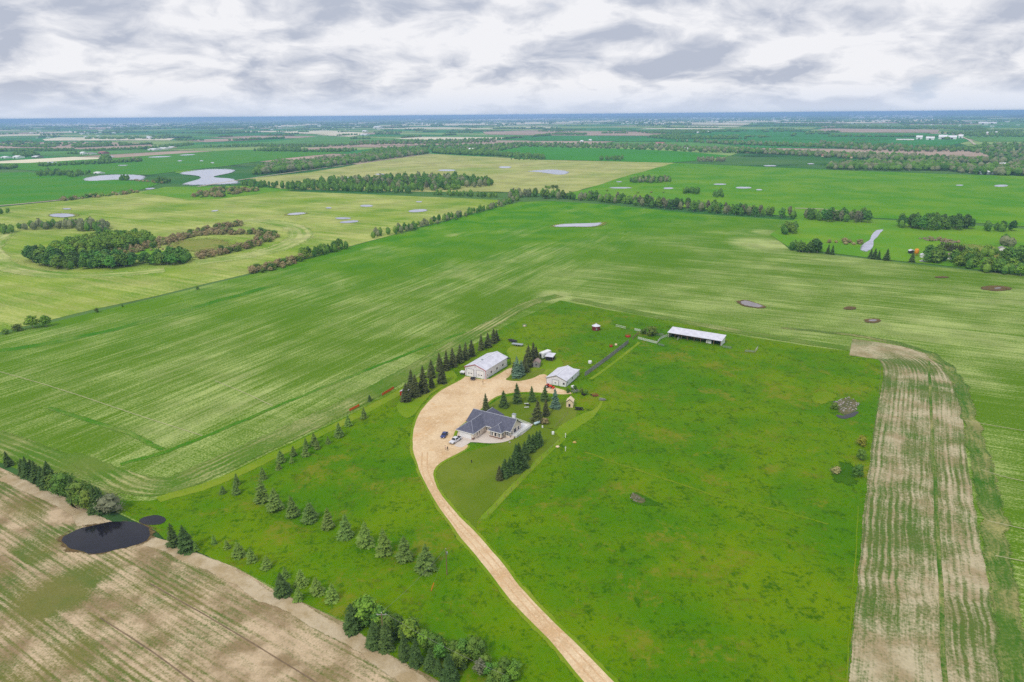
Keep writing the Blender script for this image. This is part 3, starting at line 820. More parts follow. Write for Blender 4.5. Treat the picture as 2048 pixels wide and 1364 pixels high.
# the strips of pale and pink land near the horizon
for px_, k in (([(40, 285), (150, 284), (300, 287), (308, 297), (160, 299), (40, 296)], 'fallow'), ([(-100, 290), (40, 285), (40, 297), (-100, 299)], 'fallow'), ([(85, 279), (120, 275), (350, 277), (340, 281), (90, 282)], 'stubble'),
               ([(370, 281), (500, 276), (520, 280), (410, 285)], 'fallow'), ([(560, 264), (650, 261), (730, 266), (720, 270), (580, 267)], 'stubble'), ([(630, 270), (700, 267), (730, 269), (700, 274)], 'stubble'),
               ([(580, 298), (690, 293), (705, 297), (600, 302)], 'fallow'), ([(740, 289), (930, 288), (920, 291), (760, 291)], 'fallow'), ([(965, 264), (1060, 261), (1350, 265), (1300, 272), (1060, 271), (970, 269)], 'fallow'),
               ([(800, 249), (1000, 246), (1240, 239), (1235, 243), (1020, 250), (830, 252)], 'stubble'), ([(1370, 246), (1500, 247), (1495, 250), (1375, 249)], 'stubble'), ([(1635, 260), (1650, 257), (1880, 260), (1875, 266), (1640, 265)], 'fallow'),
               ([(1245, 262), (1480, 258), (1560, 262), (1660, 268), (1900, 268), (1940, 282), (1860, 300), (1500, 296), (1420, 285), (1340, 280)], 'crop'), ([(1030, 272), (1300, 273), (1330, 283), (1060, 282)], 'crop'),
               ([(0, 303), (300, 300), (420, 296), (640, 288), (560, 283), (380, 290), (200, 299), (0, 300)], 'grass'), ([(512, 288), (640, 272), (800, 278), (900, 282), (680, 290), (540, 291)], 'grass'),
               ([(20, 250), (330, 246), (420, 248), (200, 253)], 'stubble'), ([(480, 250), (760, 243), (780, 245), (560, 253)], 'stubble'), ([(1240, 244), (1560, 240), (1640, 243), (1300, 247)], 'stubble'), ([(1660, 243), (1860, 238), (1900, 241), (1700, 247)], 'stubble'), ([(900, 240), (1120, 236), (1140, 238), (940, 242)], 'stubble'), ([(1100, 254), (1360, 252), (1380, 255), (1120, 257)], 'pale'), ([(1940, 242), (2100, 240), (2100, 250), (1960, 250)], 'grass'), ([(1640, 262), (2048, 275), (2100, 274), (2100, 284), (1960, 284), (1930, 276)], 'grass')):
    z = 1.2 + .1 * (len(px_) % 3) + (0.35 if k in ('fallow', 'stubble') else 0)
    sheet('far_fields', px_, z, MF_far[k], amp=6, step=120)

# ------------------------------------------------------------------ trees: shared meshes
def spruce_mesh(seed, h=10.0, wr=.42, whorls=15, nb=10, skirt=.05):
    r = random.Random(seed)
    vs, fs = [], []
    def blade(p0, ang, ln, droop, w_):
        ca, sa = math.cos(ang), math.sin(ang)
        px_, py_ = -sa, ca
        m1 = (p0[0] + ca * ln * .55, p0[1] + sa * ln * .55, p0[2] + droop * .25 * ln)
        t = (p0[0] + ca * ln, p0[1] + sa * ln, p0[2] + droop * ln)
        b = len(vs)
        vs.extend([p0, (m1[0] + px_ * w_, m1[1] + py_ * w_, m1[2] - .16 * w_ - .05 * ln), (m1[0], m1[1], m1[2] + .10 * w_), (m1[0] - px_ * w_, m1[1] - py_ * w_, m1[2] - .16 * w_ - .05 * ln), t])
        fs.extend([(b, b + 1, b + 2), (b, b + 2, b + 3), (b + 1, b + 4, b + 2), (b + 2, b + 4, b + 3)])
    Rm = h * wr / 2
    for k in range(whorls):
        f = k / (whorls - 1)
        z = h * (skirt + (1 - skirt) * .965 * f ** .95)
        ln = Rm * (1 - f) ** .72 * r.uniform(.9, 1.1) + h * .03
        n = max(5, int(nb * (1 - f * .45)))
        off = r.uniform(0, 6.28)
        for i in range(n):
            a = off + 2 * math.pi * i / n + r.uniform(-.22, .22)
            l = ln * r.uniform(.68, 1.16)
            dz = r.uniform(-.03, .03) * h
            blade((0, 0, max(.1, z + dz)), a, l, r.uniform(-.38, -.08) if f < .8 else r.uniform(.0, .5), l * r.uniform(.24, .36))
            if l > h * .07:
                for s in (-1, 1):
                    q = .45
                    blade((math.cos(a) * l * q, math.sin(a) * l * q, max(.1, z + dz - .12 * l * q)), a + s * r.uniform(.5, .8), l * .5, r.uniform(-.35, -.1), l * .15)
    b = len(vs)                                     # leader and dark inner core
    n = 6
    for rr_, zz in ((Rm * .42, h * (skirt + .02)), (Rm * .30, h * .45), (.03 * h, h * .93), (.01 * h, h)):
        vs.extend([(rr_ * math.cos(6.283 * i / n), rr_ * math.sin(6.283 * i / n), zz) for i in range(n)])
    for k in range(3):
        for i in range(n):
            j = (i + 1) % n
            fs.append((b + k * n + i, b + k * n + j, b + (k + 1) * n + j, b + (k + 1) * n + i))
    return vs, fs


def leafy_mesh(seed, h=10.0, wr=.6, lobes=9, nleaf=420, base=.12, leaf=.62, flat=1.0, top=0.5):
    """broadleaf crown: leaf clumps over several lobes"""
    r = random.Random(seed)
    vs, fs = [], []
    Rm = h * wr / 2
    L_ = []
    for i in range(lobes):
        f = (i + .5) / lobes
        zz = h * (base + .16 + (1 - base - .30) * f)
        env = (math.sin(math.pi * min(1, (.22 + .78 * f)) ** 1.0)) ** top
        a = i * 2.4 + r.uniform(-.4, .4)
        d = Rm * .55 * env * r.uniform(.4, 1.0)
        L_.append((d * math.cos(a), d * math.sin(a), zz, Rm * r.uniform(.48, .72) * (.55 + .45 * env), h * .15 * r.uniform(.8, 1.2) * flat))
    tot = sum(l[3] for l in L_)
    for (cx, cy, cz, rx, rz) in L_:
        for _ in range(int(nleaf * rx / tot)):
            u = r.uniform(-.75, 1); t = r.uniform(0, 6.283); s = math.sqrt(max(0, 1 - u * u)) ; q = r.uniform(.72, 1.08)
            nx, ny, nz = s * math.cos(t), s * math.sin(t), u
            p = Vector((cx + nx * rx * q, cy + ny * rx * q, max(.15, cz + nz * rz * q)))
            nrm = Vector((nx + r.uniform(-.6, .6), ny + r.uniform(-.6, .6), nz * .8 + .35 + r.uniform(-.5, .5))).normalized()
            e1 = nrm.orthogonal().normalized(); e1.rotate(Matrix.Rotation(r.uniform(0, 6.28), 3, nrm)); e2 = nrm.cross(e1)
            sz = leaf * r.uniform(.6, 1.3)
            b = len(vs)
            vs.extend([p + e1 * sz, p + e2 * sz * .7, p - e1 * sz * .8, p - e2 * sz * .75])
            fs.append((b, b + 1, b + 2, b + 3))
    # twig-coloured inner mass so that light does not fall straight through
    for (cx, cy, cz, rx, rz) in L_:
        b = len(vs); n = 6
        for rr_, zz in ((.35, -.6), (.66, 0), (.3, .62)):
            vs.extend([Vector((cx + rx * rr_ * math.cos(6.283 * i / n), cy + rx * rr_ * math.sin(6.283 * i / n), max(.1, cz + rz * zz))) for i in range(n)])
        for k in range(2):
            for i in range(n):
                j = (i + 1) % n
                fs.append((b + k * n + i, b + k * n + j, b + (k + 1) * n + j, b + (k + 1) * n + i))
        fs.append(tuple(b + 2 * n + i for i in range(n)))
    return vs, fs


def as_mesh(name, vf, mat):
    me = bpy.data.meshes.new(name)
    me.from_pydata([tuple(v) for v in vf[0]], [], vf[1])
    me.materials.append(mat)
    me.update()
    return me


def trunk_mesh(name, h, r0, r1, mat, limbs=0, seed=0):
    mb = MB().bar((0, 0, -.3), (0, 0, h), r0, 6, r1)
    r = random.Random(seed)
    for i in range(limbs):
        a = i * 2.4; z = h * r.uniform(.4, .9)
        mb.bar((0, 0, z), (math.cos(a) * h * .35, math.sin(a) * h * .35, z + h * .3), r1 * .8, 4, r1 * .3)
    return as_mesh(name, (mb.v, mb.f), mat)


M_spruce = foliage('spruce_needles', lin(92, 118, 58), lin(54, 80, 36), .9, .35)
M_spruce_old = foliage('old_spruce_needles', lin(106, 112, 66), lin(60, 72, 38), .9, .35)
M_spruce_blue = foliage('blue_spruce_needles', lin(122, 150, 122), lin(74, 106, 84), .9, .2)
M_spruce_young = foliage('young_spruce_needles', lin(128, 152, 70), lin(72, 104, 42), 1.1, .3)
M_spruce_light = foliage('light_spruce_needles', lin(138, 166, 72), lin(84, 120, 44), 1.1, .2)
M_cone = foliage('spruce_cones', lin(170, 124, 78), lin(128, 98, 58), 1.4, .3)
M_bark = simple('bark', lin(110, 92, 74), .9, .15, 2)
M_abark = simple('pale_bark', lin(176, 168, 150), .9, .15, 2)
M_aspen = foliage('aspen_leaves', lin(110, 150, 58), lin(64, 106, 36), .35, .5, .025)
M_aspen_b = foliage('bright_leaves', lin(132, 164, 54), lin(90, 130, 38), .4, .35, .02)
M_twig = foliage('bare_twigs', lin(136, 136, 106), lin(94, 102, 70), .4, .35, .02)
M_willow = foliage('willow_brush', lin(168, 150, 108), lin(124, 126, 74), .5, .4, .03)
M_bush = foliage('bush_leaves', lin(112, 138, 54), lin(72, 102, 36), .5, .4, .03)

SPR = {}
def spruce_set(key, mat, wr, whorls, nb, n, skirt=.05, seed0=0):
    SPR[key] = [as_mesh('crown', spruce_mesh(seed0 + i, 10, wr * random.uniform(.9, 1.1), whorls, nb, skirt), mat) for i in range(n)]
spruce_set('old', M_spruce_old, .56, 18, 11, 4, .06, 10)
spruce_set('dark', M_spruce, .62, 16, 11, 4, .04, 20)
spruce_set('blue', M_spruce_blue, .64, 15, 11, 2, .03, 30)
spruce_set('young', M_spruce_young, .78, 13, 11, 5, .02, 40)
spruce_set('light', M_spruce_light, .74, 12, 10, 3, .02, 50)
CONE = [as_mesh('cones', (lambda vf: vf)(spruce_mesh(70 + i, 2.6, .42, 6, 6, .02)), M_cone) for i in range(2)]
ST = trunk_mesh('trunk', 7.5, .16, .04, M_bark)
ASP = [as_mesh('crown', leafy_mesh(100 + i, 10, .62, 10, 560, leaf=.52), M_aspen) for i in range(5)]
ASPB = [as_mesh('crown', leafy_mesh(120 + i, 10, .68, 10, 560, leaf=.52), M_aspen_b) for i in range(3)]
TWG = [as_mesh('crown', leafy_mesh(130 + i, 10, .46, 9, 300, leaf=.45), M_twig) for i in range(3)]
AT = [trunk_mesh('trunk', 6.5, .16, .06, M_abark, 4, i) for i in range(2)]
BSH = [as_mesh('crown', leafy_mesh(140 + i, 3.0, 1.5, 8, 420, .0, .24, 1.5, .25), M_bush) for i in range(3)]
WIL = [as_mesh('crown', leafy_mesh(150 + i, 3.0, 1.5, 8, 420, .0, .24, 1.5, .25), M_willow) for i in range(4)]
BIGB = [as_mesh('crown', leafy_mesh(180 + i, 3.0, 1.1, 10, 900, .0, .13, 1.2, .25), M_bush) for i in range(3)]
BUT = trunk_mesh('stem', 1.6, .10, .04, M_bark, 5, 9)

ORD = 'first second third fourth fifth sixth seventh eighth ninth tenth eleventh twelfth thirteenth fourteenth fifteenth sixteenth seventeenth eighteenth nineteenth twentieth'.split()
rt = random.Random(11)


def conifer(x, y, ytip, kind, label, group, cones=False):
    P_ = g(x, y)
    h = max(1.0, height_for(P_.x, P_.y, ytip))
    k_ = h / 10 * rt.uniform(.86, 1.18)
    t = empty('spruce_tree', (P_.x, P_.y, .1), rt.uniform(0, 6.28), label, 'spruce tree', group, scale=(k_, k_ * rt.uniform(.9, 1.1), h / 10))
    t.rotation_euler = (R(rt.uniform(-2.5, 2.5)), R(rt.uniform(-2.5, 2.5)), t.rotation_euler[2])
    link_mesh('crown', rt.choice(SPR[kind]), t)
    link_mesh('trunk', ST, t)
    if cones:
        c = link_mesh('cone_cluster', rt.choice(CONE), t)
        c.location = (0, 0, 7.55)
    return t


def crop1(pts): return [(760 + x / 4.2625, 620 + b / 4.2625, 620 + tp / 4.2625) for x, tp, b in pts]
# tall windbreak beside the long shed, counted from its lower left end
row = crop1([(225, 620, 780), (262, 505, 700), (295, 550, 735), (372, 475, 702), (440, 420, 575), (443, 525, 662), (530, 458, 622), (513, 362, 522), (568, 342, 512), (621, 322, 482), (678, 292, 448), (728, 272, 424), (783, 248, 392), (863, 202, 342), (920, 190, 318), (968, 158, 282), (998, 165, 262), (308, 600, 738), (205, 660, 760)])
row.sort()
for i, (x, y, tp) in enumerate(row):
    conifer(x, y, tp, 'old', f'tall dark spruce, {ORD[i]} from the lower end of the windbreak beside the long shop', 'windbreak spruces beside the long white shop', cones=i % 2 == 0 or i > 12)
row = crop1([(1165, 395, 575), (1232, 378, 520), (1268, 298, 478), (1308, 272, 452), (1198, 430, 560), (1145, 440, 545), (1335, 310, 440), (1250, 440, 530)])
lab = ['bushy blue-green spruce at the front of the clump between the two shops', 'spruce in the middle of the clump between the two shops', 'tall brown-topped spruce at the back of the clump beside the grey hut', 'tallest spruce of the clump, nearest the white box trailer',
       'broad spruce low at the right front of the clump between the shops', 'spruce at the left edge of the clump, nearest the long white shop', 'spruce at the right edge of the clump behind the grey hut', 'spruce on the right front side of the clump, above the gravel']
for i, (x, y, tp) in enumerate(row):
    conifer(x, y, tp, 'blue' if i in (0, 4) else 'old', lab[i], 'clump of spruces between the two shops', cones=i in (2, 3, 6))
row = crop1([(905, 712, 860), (1055, 685, 828), (1170, 622, 792), (1298, 650, 778), (1405, 645, 775), (1495, 668, 838), (1340, 768, 955), (1415, 755, 898)])
lab = ['brown-topped spruce directly behind the house roof', 'dark slim spruce on the curved lawn, nearest the gravel', 'tallest slim spruce at the top of the curved lawn', 'small spruce on the lawn edge above the picnic table',
       'slim spruce on the lawn behind the pair of big spruces', 'silvery blue spruce beside the cream hut', 'big dark spruce at the right end of the house lawn', 'dark spruce just behind the biggest one on the house lawn']
for i, (x, y, tp) in enumerate(row):
    conifer(x, y, tp, ['old', 'dark', 'dark', 'dark', 'dark', 'blue', 'old', 'old'][i], lab[i], 'spruces on the lawn behind the house', cones=i in (0, 6, 7))
row = [(900 + x / 4, 850 + b / 4, 850 + tp / 4) for x, tp, b in [(396, 325, 440), (440, 268, 412), (482, 255, 392), (528, 150, 368), (556, 138, 345), (598, 128, 275), (640, 72, 212), (664, 68, 190), (690, 45, 180), (712, 38, 160)]]
row.sort(key=lambda q: -q[1])
for i, (x, y, tp) in enumerate(row):
    conifer(x, y, tp, 'dark' if i else 'old', f'dark spruce, {ORD[i]} from the bottom in the close row beside the front lawn', 'close row of spruces beside the front lawn', cones=i in (0, 1))

def crop2(pts): return [(380 + x / 3.788, 760 + b / 3.788, 760 + tp / 3.788) for x, tp, b in pts]
row = crop2([(545, 745, 920), (648, 812, 980), (782, 872, 1030), (908, 922, 1064), (1047, 968, 1120), (1178, 1012, 1188), (1326, 1068, 1250), (1472, 1120, 1308), (1625, 1178, 1355), (1787, 1242, 1430)])
for i, (x, y, tp) in enumerate(row):
    conifer(x, y, tp, 'light' if i in (6, 7) else 'young', f'bushy young spruce, {ORD[i]} from the left in the long slanting row towards the pole', 'slanting row of bushy young spruces in the paddock')
row = crop2([(1360, 108, 158), (1200, 262, 348), (1318, 208, 290), (1130, 318, 430), (1048, 422, 482), (945, 396, 492), (965, 455, 522), (880, 436, 518), (876, 488, 574), (785, 498, 574), (690, 530, 620), (770, 578, 628), (672, 612, 678), (556, 658, 750), (356, 708, 795), (350, 758, 862), (250, 800, 860)])
row.sort(key=lambda q: q[1])
for i, (x, y, tp) in enumerate(row):
    conifer(x, y, tp, 'light' if i in (2, 11) else 'young', f'small young spruce, {ORD[i]} from the top along the upper edge of the paddock', 'small young spruces along the upper edge of the paddock')
def crop3(pts): return [(300 + x / 4, 1024 + b / 4, 1024 + tp / 4) for x, tp, b in pts]
row = crop3([(193, 90, 268), (298, 105, 305), (362, 240, 310), (515, 178, 258), (620, 222, 292), (712, 238, 355), (815, 285, 395), (935, 348, 448), (1062, 478, 660), (1085, 436, 525), (1210, 460, 584), (1187, 588, 705), (1337, 518, 648), (1455, 568, 704)])
lab = ['dark spruce with its foot in the grass right beside the dark pond', 'second dark spruce beside the pond, touching the seeded soil', 'tiny pale spruce beside the pair by the pond'] + [f'little pale green spruce, {ORD[i]} in the short row from the pond along the soil edge' for i in range(5)] + \
      ['darkest spruce of the little cluster at the soil edge', 'small spruce at the top of the little cluster near the soil edge', 'slim pale spruce upper right in the little cluster near the soil edge', 'low pale spruce nearest the soil in the little cluster', 'pale spruce standing alone between the little cluster and the leafy clump', 'pale spruce just left of the leafy clump at the soil edge']
for i, (x, y, tp) in enumerate(row):
    conifer(x, y, tp, 'dark' if i in (0, 1, 8) else 'light', lab[i], 'little spruces along the seeded soil')
def crop4(pts): return [(600 + x / 4, 1024 + b / 4, 1024 + tp / 4) for x, tp, b in pts]
row = crop4([(420, 740, 940), (600, 860, 1070), (690, 870, 1090), (762, 860, 1000), (840, 960, 1165), (932, 1005, 1215), (1040, 1080, 1268), (1200, 1130, 1335), (1306, 1150, 1250), (545, 760, 880), (1110, 1160, 1300)])
row.sort()
for i, (x, y, tp) in enumerate(row):
    conifer(x, y, tp, 'dark', f'dark bushy spruce, {ORD[i]} from the left in the thick planting at the bottom edge', 'thick planting of spruces at the bottom edge')
def crop5(pts): return [(x / 4, 860 + b / 4, 860 + tp / 4) for x, tp, b in pts]
row = crop5([(72, 170, 285), (190, 225, 350), (222, 212, 372), (255, 235, 360), (305, 248, 415), (352, 285, 445), (410, 252, 455), (385, 300, 462), (600, 365, 555), (720, 450, 610), (772, 440, 655), (818, 450, 650), (640, 400, 560)])
row.sort()
for i, (x, y, tp) in enumerate(row):
    conifer(x, y, tp, 'dark', f'dark spruce, {ORD[i]} from the left end of the row between green crop and seeded soil', 'spruces in the row between crop and seeded soil')
conifer(739, 803, 790, 'dark', 'lone dark shrubby spruce between the two orange fence rolls', None)


def leafy(x, y, ytip, meshes, name, cat, label, group=None, hmin=1.0, wide=1.0, base=10.0, stem=None):
    P_ = g(x, y)
    h = max(hmin, height_for(P_.x, P_.y, ytip))
    s = h / base
    t = empty(name, (P_.x, P_.y, .1), rt.uniform(0, 6.28), label, cat, group, scale=(s * wide, s * wide, s))
    link_mesh('crown', rt.choice(meshes), t)
    link_mesh('trunk' if base == 10 else 'stem', stem or (rt.choice(AT) if base == 10 else BUT), t)
    return t

for i, (x, tp, b) in enumerate([(470, 340, 485), (525, 335, 520), (665, 405, 590), (690, 440, 600), (745, 470, 640)]):
    leafy(x / 4, 860 + b / 4, 860 + tp / 4, BIGB, 'shrub', 'shrub', f'olive green leafy shrub, {ORD[i]} from the left among the spruces by the crop', 'leafy shrubs in the row between crop and seeded soil', base=3.0)
leafy(220, 1026, 990, [as_mesh('crown', leafy_mesh(171, 3, 1.4, 9, 700, 0, .13, 1.5, .25), M_twig)], 'shrub', 'shrub', 'grey leafless shrub at the right end of the row near the pond', base=3.0)
for i, (x, tp, b, k) in enumerate(sorted([(530, 680, 870, 'b'), (640, 760, 900, 'b'), (880, 860, 1010, 'b'), (1000, 960, 1080, 'b'), (1250, 1050, 1130, 'b'), (1560, 1215, 1290, 'b'), (1640, 1310, 1400, 'd'), (1440, 1180, 1310, 't'), (1130, 1010, 1100, 'b'), (1700, 1240, 1340, 'b'), (1520, 1310, 1390, 'd'), (480, 700, 800, 'b')])):
    ms = {'b': ASPB, 'd': ASP, 't': TWG}[k]
    tx = {'b': 'pale green leafy sapling', 'd': 'dark leafy sapling', 't': 'grey leafless sapling'}[k]
    leafy(600 + x / 4, 1024 + b / 4, 1024 + tp / 4, ms, 'young_tree', 'young tree', f'{tx}, {ORD[i]} sapling from the left among the spruces at the bottom edge', 'leafy saplings in the planting at the bottom edge', wide=1.5)
for i in range(22):
    f = (i + .5) / 22
    x, y = 700 + 330 * f + rt.uniform(-10, 10), 1228 + 128 * f + rt.uniform(-8, 22)
    leafy(x, y, y - rt.uniform(22, 40), BIGB if i % 3 else ASP, 'shrub', 'shrub', f'green leafy shrub, {ORD[i] if i < 20 else "last" if i == 21 else "last but one"} from the left in the thicket along the bottom edge', 'leafy shrubs of the thicket along the bottom edge', base=3.0 if i % 3 else 10.0, wide=1.0 if i % 3 else 1.4)
# shrubs in the pasture hollow on the right
for x, b, tp, ms, lb, wd in ((1723, 891, 872, None, 'rounded yellow-green shrub, uppermost of the three by the pasture fence', .8), (1721, 920, 898, BIGB, 'olive shrub between two others by the pasture fence', .8), (1715, 953, 928, BIGB, 'rounded green shrub, lowest of the three by the pasture fence', .8),
                         (1672, 945, 934, WIL, 'low brown shrub spreading in the wet hollow of the pasture', 1.2), (1668, 818, 806, BSH, 'low green shrub at the edge of the stony hollow in the pasture', .9)):
    leafy(x, b, tp, ms or [as_mesh('crown', leafy_mesh(177, 3, 1.4, 8, 500, 0, .2, 1.5, .25), foliage('yellow_leaves', lin(150, 150, 50), lin(108, 120, 34), .6, .1))], 'shrub', 'shrub', lb, base=3.0, wide=wd)
leafy(1090, 848, 836, WIL, 'shrub', 'shrub', 'grey-brown shrub on the lawn right of the big spruce', base=3.0, wide=.9)
leafy(1303, 672, 652, BSH, 'shrub', 'shrub', 'dark bush at the back of the cattle pen', base=3.0, wide=.8)
leafy(1288, 668, 657, BSH, 'shrub', 'shrub', 'low bush left of the dark one at the cattle pen', base=3.0, wide=.9)
# along the far left edge of the main field
for x, b, tp, ms, lb, wd in ((66, 656, 630, ASPB, 'round leafy bush at the far left edge of the crop, left of a pair', 1.5), (93, 653, 630, ASPB, 'round leafy bush at the far left edge of the crop, right of a pair', 1.5), (36, 662, 648, BSH, 'low bush left of the round pair at the crop edge', 1.0),
                         (12, 668, 658, BSH, 'lowest bush at the left frame edge by the crop', 1.0), (194, 625, 616, BSH, 'single small bush on the field boundary above the crop', .7), (245, 614, 609, BSH, 'tiny bush on the field boundary, right of the small one', .6), (395, 579, 572, BSH, 'small lone bush halfway along the field boundary', .7)):
    leafy(x, b, tp, ms, 'shrub', 'shrub', lb, base=3.0 if ms is BSH else 10.0, wide=wd)

# ------------------------------------------------------------------ woods and hedges: trees one by one while they show, the rest as one mass
TRI_TREES, TRI_SHRUBS = [], []
def inside(p, poly):
    c = False
    n = len(poly)
    for i in range(n):
        a, b = poly[i], poly[(i + 1) % n]
        if (a.y > p.y) != (b.y > p.y) and p.x < (b.x - a.x) * (p.y - a.y) / (b.y - a.y) + a.x: c = not c
    return c

def scatter(px_, spacing, cap=4000):
    poly = [g(*p) for p in px_]
    x0, x1 = min(p.x for p in poly), max(p.x for p in poly)
    y0, y1 = min(p.y for p in poly), max(p.y for p in poly)
    pts = []
    nx, ny = int((x1 - x0) / spacing) + 2, int((y1 - y0) / spacing) + 2
    for i in range(nx):
        for j in range(ny):
            p = Vector((x0 + (i + rt.uniform(-.42, .42) + (j % 2) * .5) * spacing, y0 + (j + rt.uniform(-.42, .42)) * spacing, 0))
            if inside(p, poly): pts.append(p)
    if len(pts) > cap: pts = rt.sample(pts, cap)
    return pts

def wood(px_, spacing, h, kinds, label, group, hv=.25, wide=1.0):
    h *= .82; wide *= 1.12
    for p in scatter(px_, spacing):
        TRI_TREES.append((p, h * rt.uniform(1 - hv, 1 + hv), rt.choice(kinds), (label, px_, h), group, wide))

def brush(px_, spacing, h, kinds, label, group, hv=.35, wide=1.0):
    for p in scatter(px_, spacing):
        TRI_SHRUBS.append((p, h * rt.uniform(1 - hv, 1 + hv), rt.choice(kinds), (label, px_, h), group, wide))

# grove and willow ring in the pale field
wood([(40, 522), (60, 512), (130, 528), (100, 538), (75, 532)], 6.5, 15, 'ad', 'dark rounded tree at the left tip of the grove in the pale field', 'trees at the left tip of the grove', wide=1.25)
wood([(90, 534), (140, 522), (250, 520), (280, 532), (200, 541), (120, 540)], 6.5, 12, 'aad', 'dark bushy tree along the lower edge of the grove in the pale field', 'trees along the lower edge of the grove', wide=1.3)
wood([(278, 530), (290, 522), (370, 516), (388, 522), (360, 530), (300, 533)], 6, 12, 'a', 'dark tree in the rounded clump at the right of the grove', 'trees of the rounded clump right of the grove', wide=1.3)
wood([(85, 510), (150, 490), (240, 478), (300, 478), (308, 488), (230, 502), (150, 515)], 7, 12, 'bbb', 'leafy tree in the long middle of the grove in the pale field', 'trees in the middle of the grove', wide=1.3)
wood([(30, 458), (155, 448), (220, 452), (225, 461), (160, 458), (60, 462)], 8, 10, 'att', 'thin tree in the row behind the grove in the pale field', 'trees in the row behind the grove', wide=1.15)
wood([(150, 462), (190, 456), (228, 462), (215, 468)], 6.5, 10, 'ttd', 'grey-green tree at the right end of the row behind the grove', 'grey trees behind the grove')
wood([(-10, 464), (10, 460), (30, 464), (10, 470)], 7, 9, 'b', 'yellow-green tree at the left frame edge behind the grove', 'trees at the left frame edge', wide=1.2)
brush([(230, 503), (300, 486), (395, 463), (440, 453), (485, 448), (490, 452), (450, 458), (470, 466), (520, 464), (552, 468), (558, 478), (520, 492), (470, 506), (400, 520), (395, 512), (460, 498), (510, 484), (530, 475), (500, 470), (440, 470), (390, 474), (320, 492), (260, 510)],
      5.2, 4.2, 'wwwb', 'brown willow bush in the ring beside the grove', 'willow bushes of the ring beside the grove', wide=.85)
brush([(300, 500), (330, 488), (380, 478), (360, 490), (310, 506)], 9, 2.0, 'w', 'low brown willow bush inside the ring beside the grove', 'low willow bushes inside the ring', wide=.7)
# hedge between the pale field and the crop
brush([(497, 548), (505, 540), (560, 526), (605, 516), (608, 521), (570, 536), (520, 547)], 5, 4.2, 'wwb', 'brown bush in the hedge between pale field and crop', 'bushes of the hedge beside the crop', wide=.9)
wood([(598, 520), (605, 510), (680, 494), (700, 493), (697, 499), (640, 514)], 5.5, 9, 'aab', 'tree in the short row between pale field and crop', 'trees of the short row beside the crop')
wood([(745, 479), (742, 473), (800, 460), (900, 436), (1000, 410), (1030, 399), (1040, 403), (1008, 412), (905, 442), (810, 466)], 7.5, 8.5, 'atba', 'tree in the row rising from the crop to its far corner', 'trees of the row up to the far corner')
wood([(1010, 404), (1030, 396), (1065, 396), (1110, 399), (1200, 404), (1300, 416), (1400, 425), (1500, 433), (1588, 438), (1586, 434), (1500, 426), (1400, 417), (1300, 409), (1200, 399), (1100, 394), (1060, 391), (1020, 394)], 9.5, 14, 'aadtt', 'tall aspen in the belt across the far edge of the crop', 'aspens in the belt across the far edge of the crop')
wood([(560, 379), (590, 372), (700, 376), (830, 386), (832, 389), (700, 384), (590, 381)], 11, 13, 'aad', 'tree along the front of the dark wood between the pale fields', 'trees along the front of the dark wood')
wood([(590, 374), (640, 368), (780, 362), (900, 358), (985, 368), (985, 372), (900, 380), (840, 384), (700, 374)], 13, 16, 'aaadt', 'tree inside the dark wood between the pale fields', 'trees inside the dark wood')
wood([(866, 391), (870, 387), (960, 391), (1000, 394), (995, 397), (930, 394)], 9, 9, 'aab', 'tree in the low hedge in front of the dark wood', 'trees of the low hedge in front of the dark wood')
wood([(880, 380), (900, 376), (925, 378), (915, 381)], 10, 11, 'b', 'bright yellow-green tree at the front of the dark wood', 'bright trees at the front of the dark wood', wide=1.6)
wood([(483, 371), (500, 365), (556, 371), (550, 377), (500, 376)], 11, 9, 'ad', 'tree of the clump by the lake at the end of the dark wood', 'trees by the lake end')
brush([(385, 396), (400, 384), (470, 376), (530, 382), (480, 388), (440, 396)], 10, 5, 'wwb', 'grey-green bush in the thicket by the lake', 'bushes in the thicket by the lake')
brush([(118, 400), (180, 393), (270, 384), (280, 386), (200, 395), (130, 402)], 8, 4.5, 'bw', 'bush in the low hedge along the gravel road', 'bushes along the gravel road')
wood([(0, 427), (28, 424), (28, 428), (0, 430)], 8, 8, 'd', 'dark tree of the little row at the left frame edge', 'little row at the left frame edge')
wood([(70, 350), (100, 345), (150, 349), (135, 352), (80, 353)], 12, 12, 'aad', 'dark tree in the clump left of the lake', 'trees of the clump left of the lake')
wood([(130, 354), (150, 349), (182, 346), (150, 356)], 11, 11, 'a', 'tree at the point of the clump left of the lake', 'trees at the lake point')
wood([(237, 361), (245, 358), (260, 360), (255, 363)], 9, 11, 'd', 'dark tree standing in the lake', 'trees standing in the lake')
wood([(305, 367), (318, 362), (340, 365), (335, 369)], 11, 12, 'd', 'dark tree in the round clump between the two lakes', 'round clump between the lakes')
brush([(255, 361), (300, 363), (340, 368), (300, 366)], 9, 3.5, 'w', 'brown bush on the lake shore', 'bushes on the lake shore')
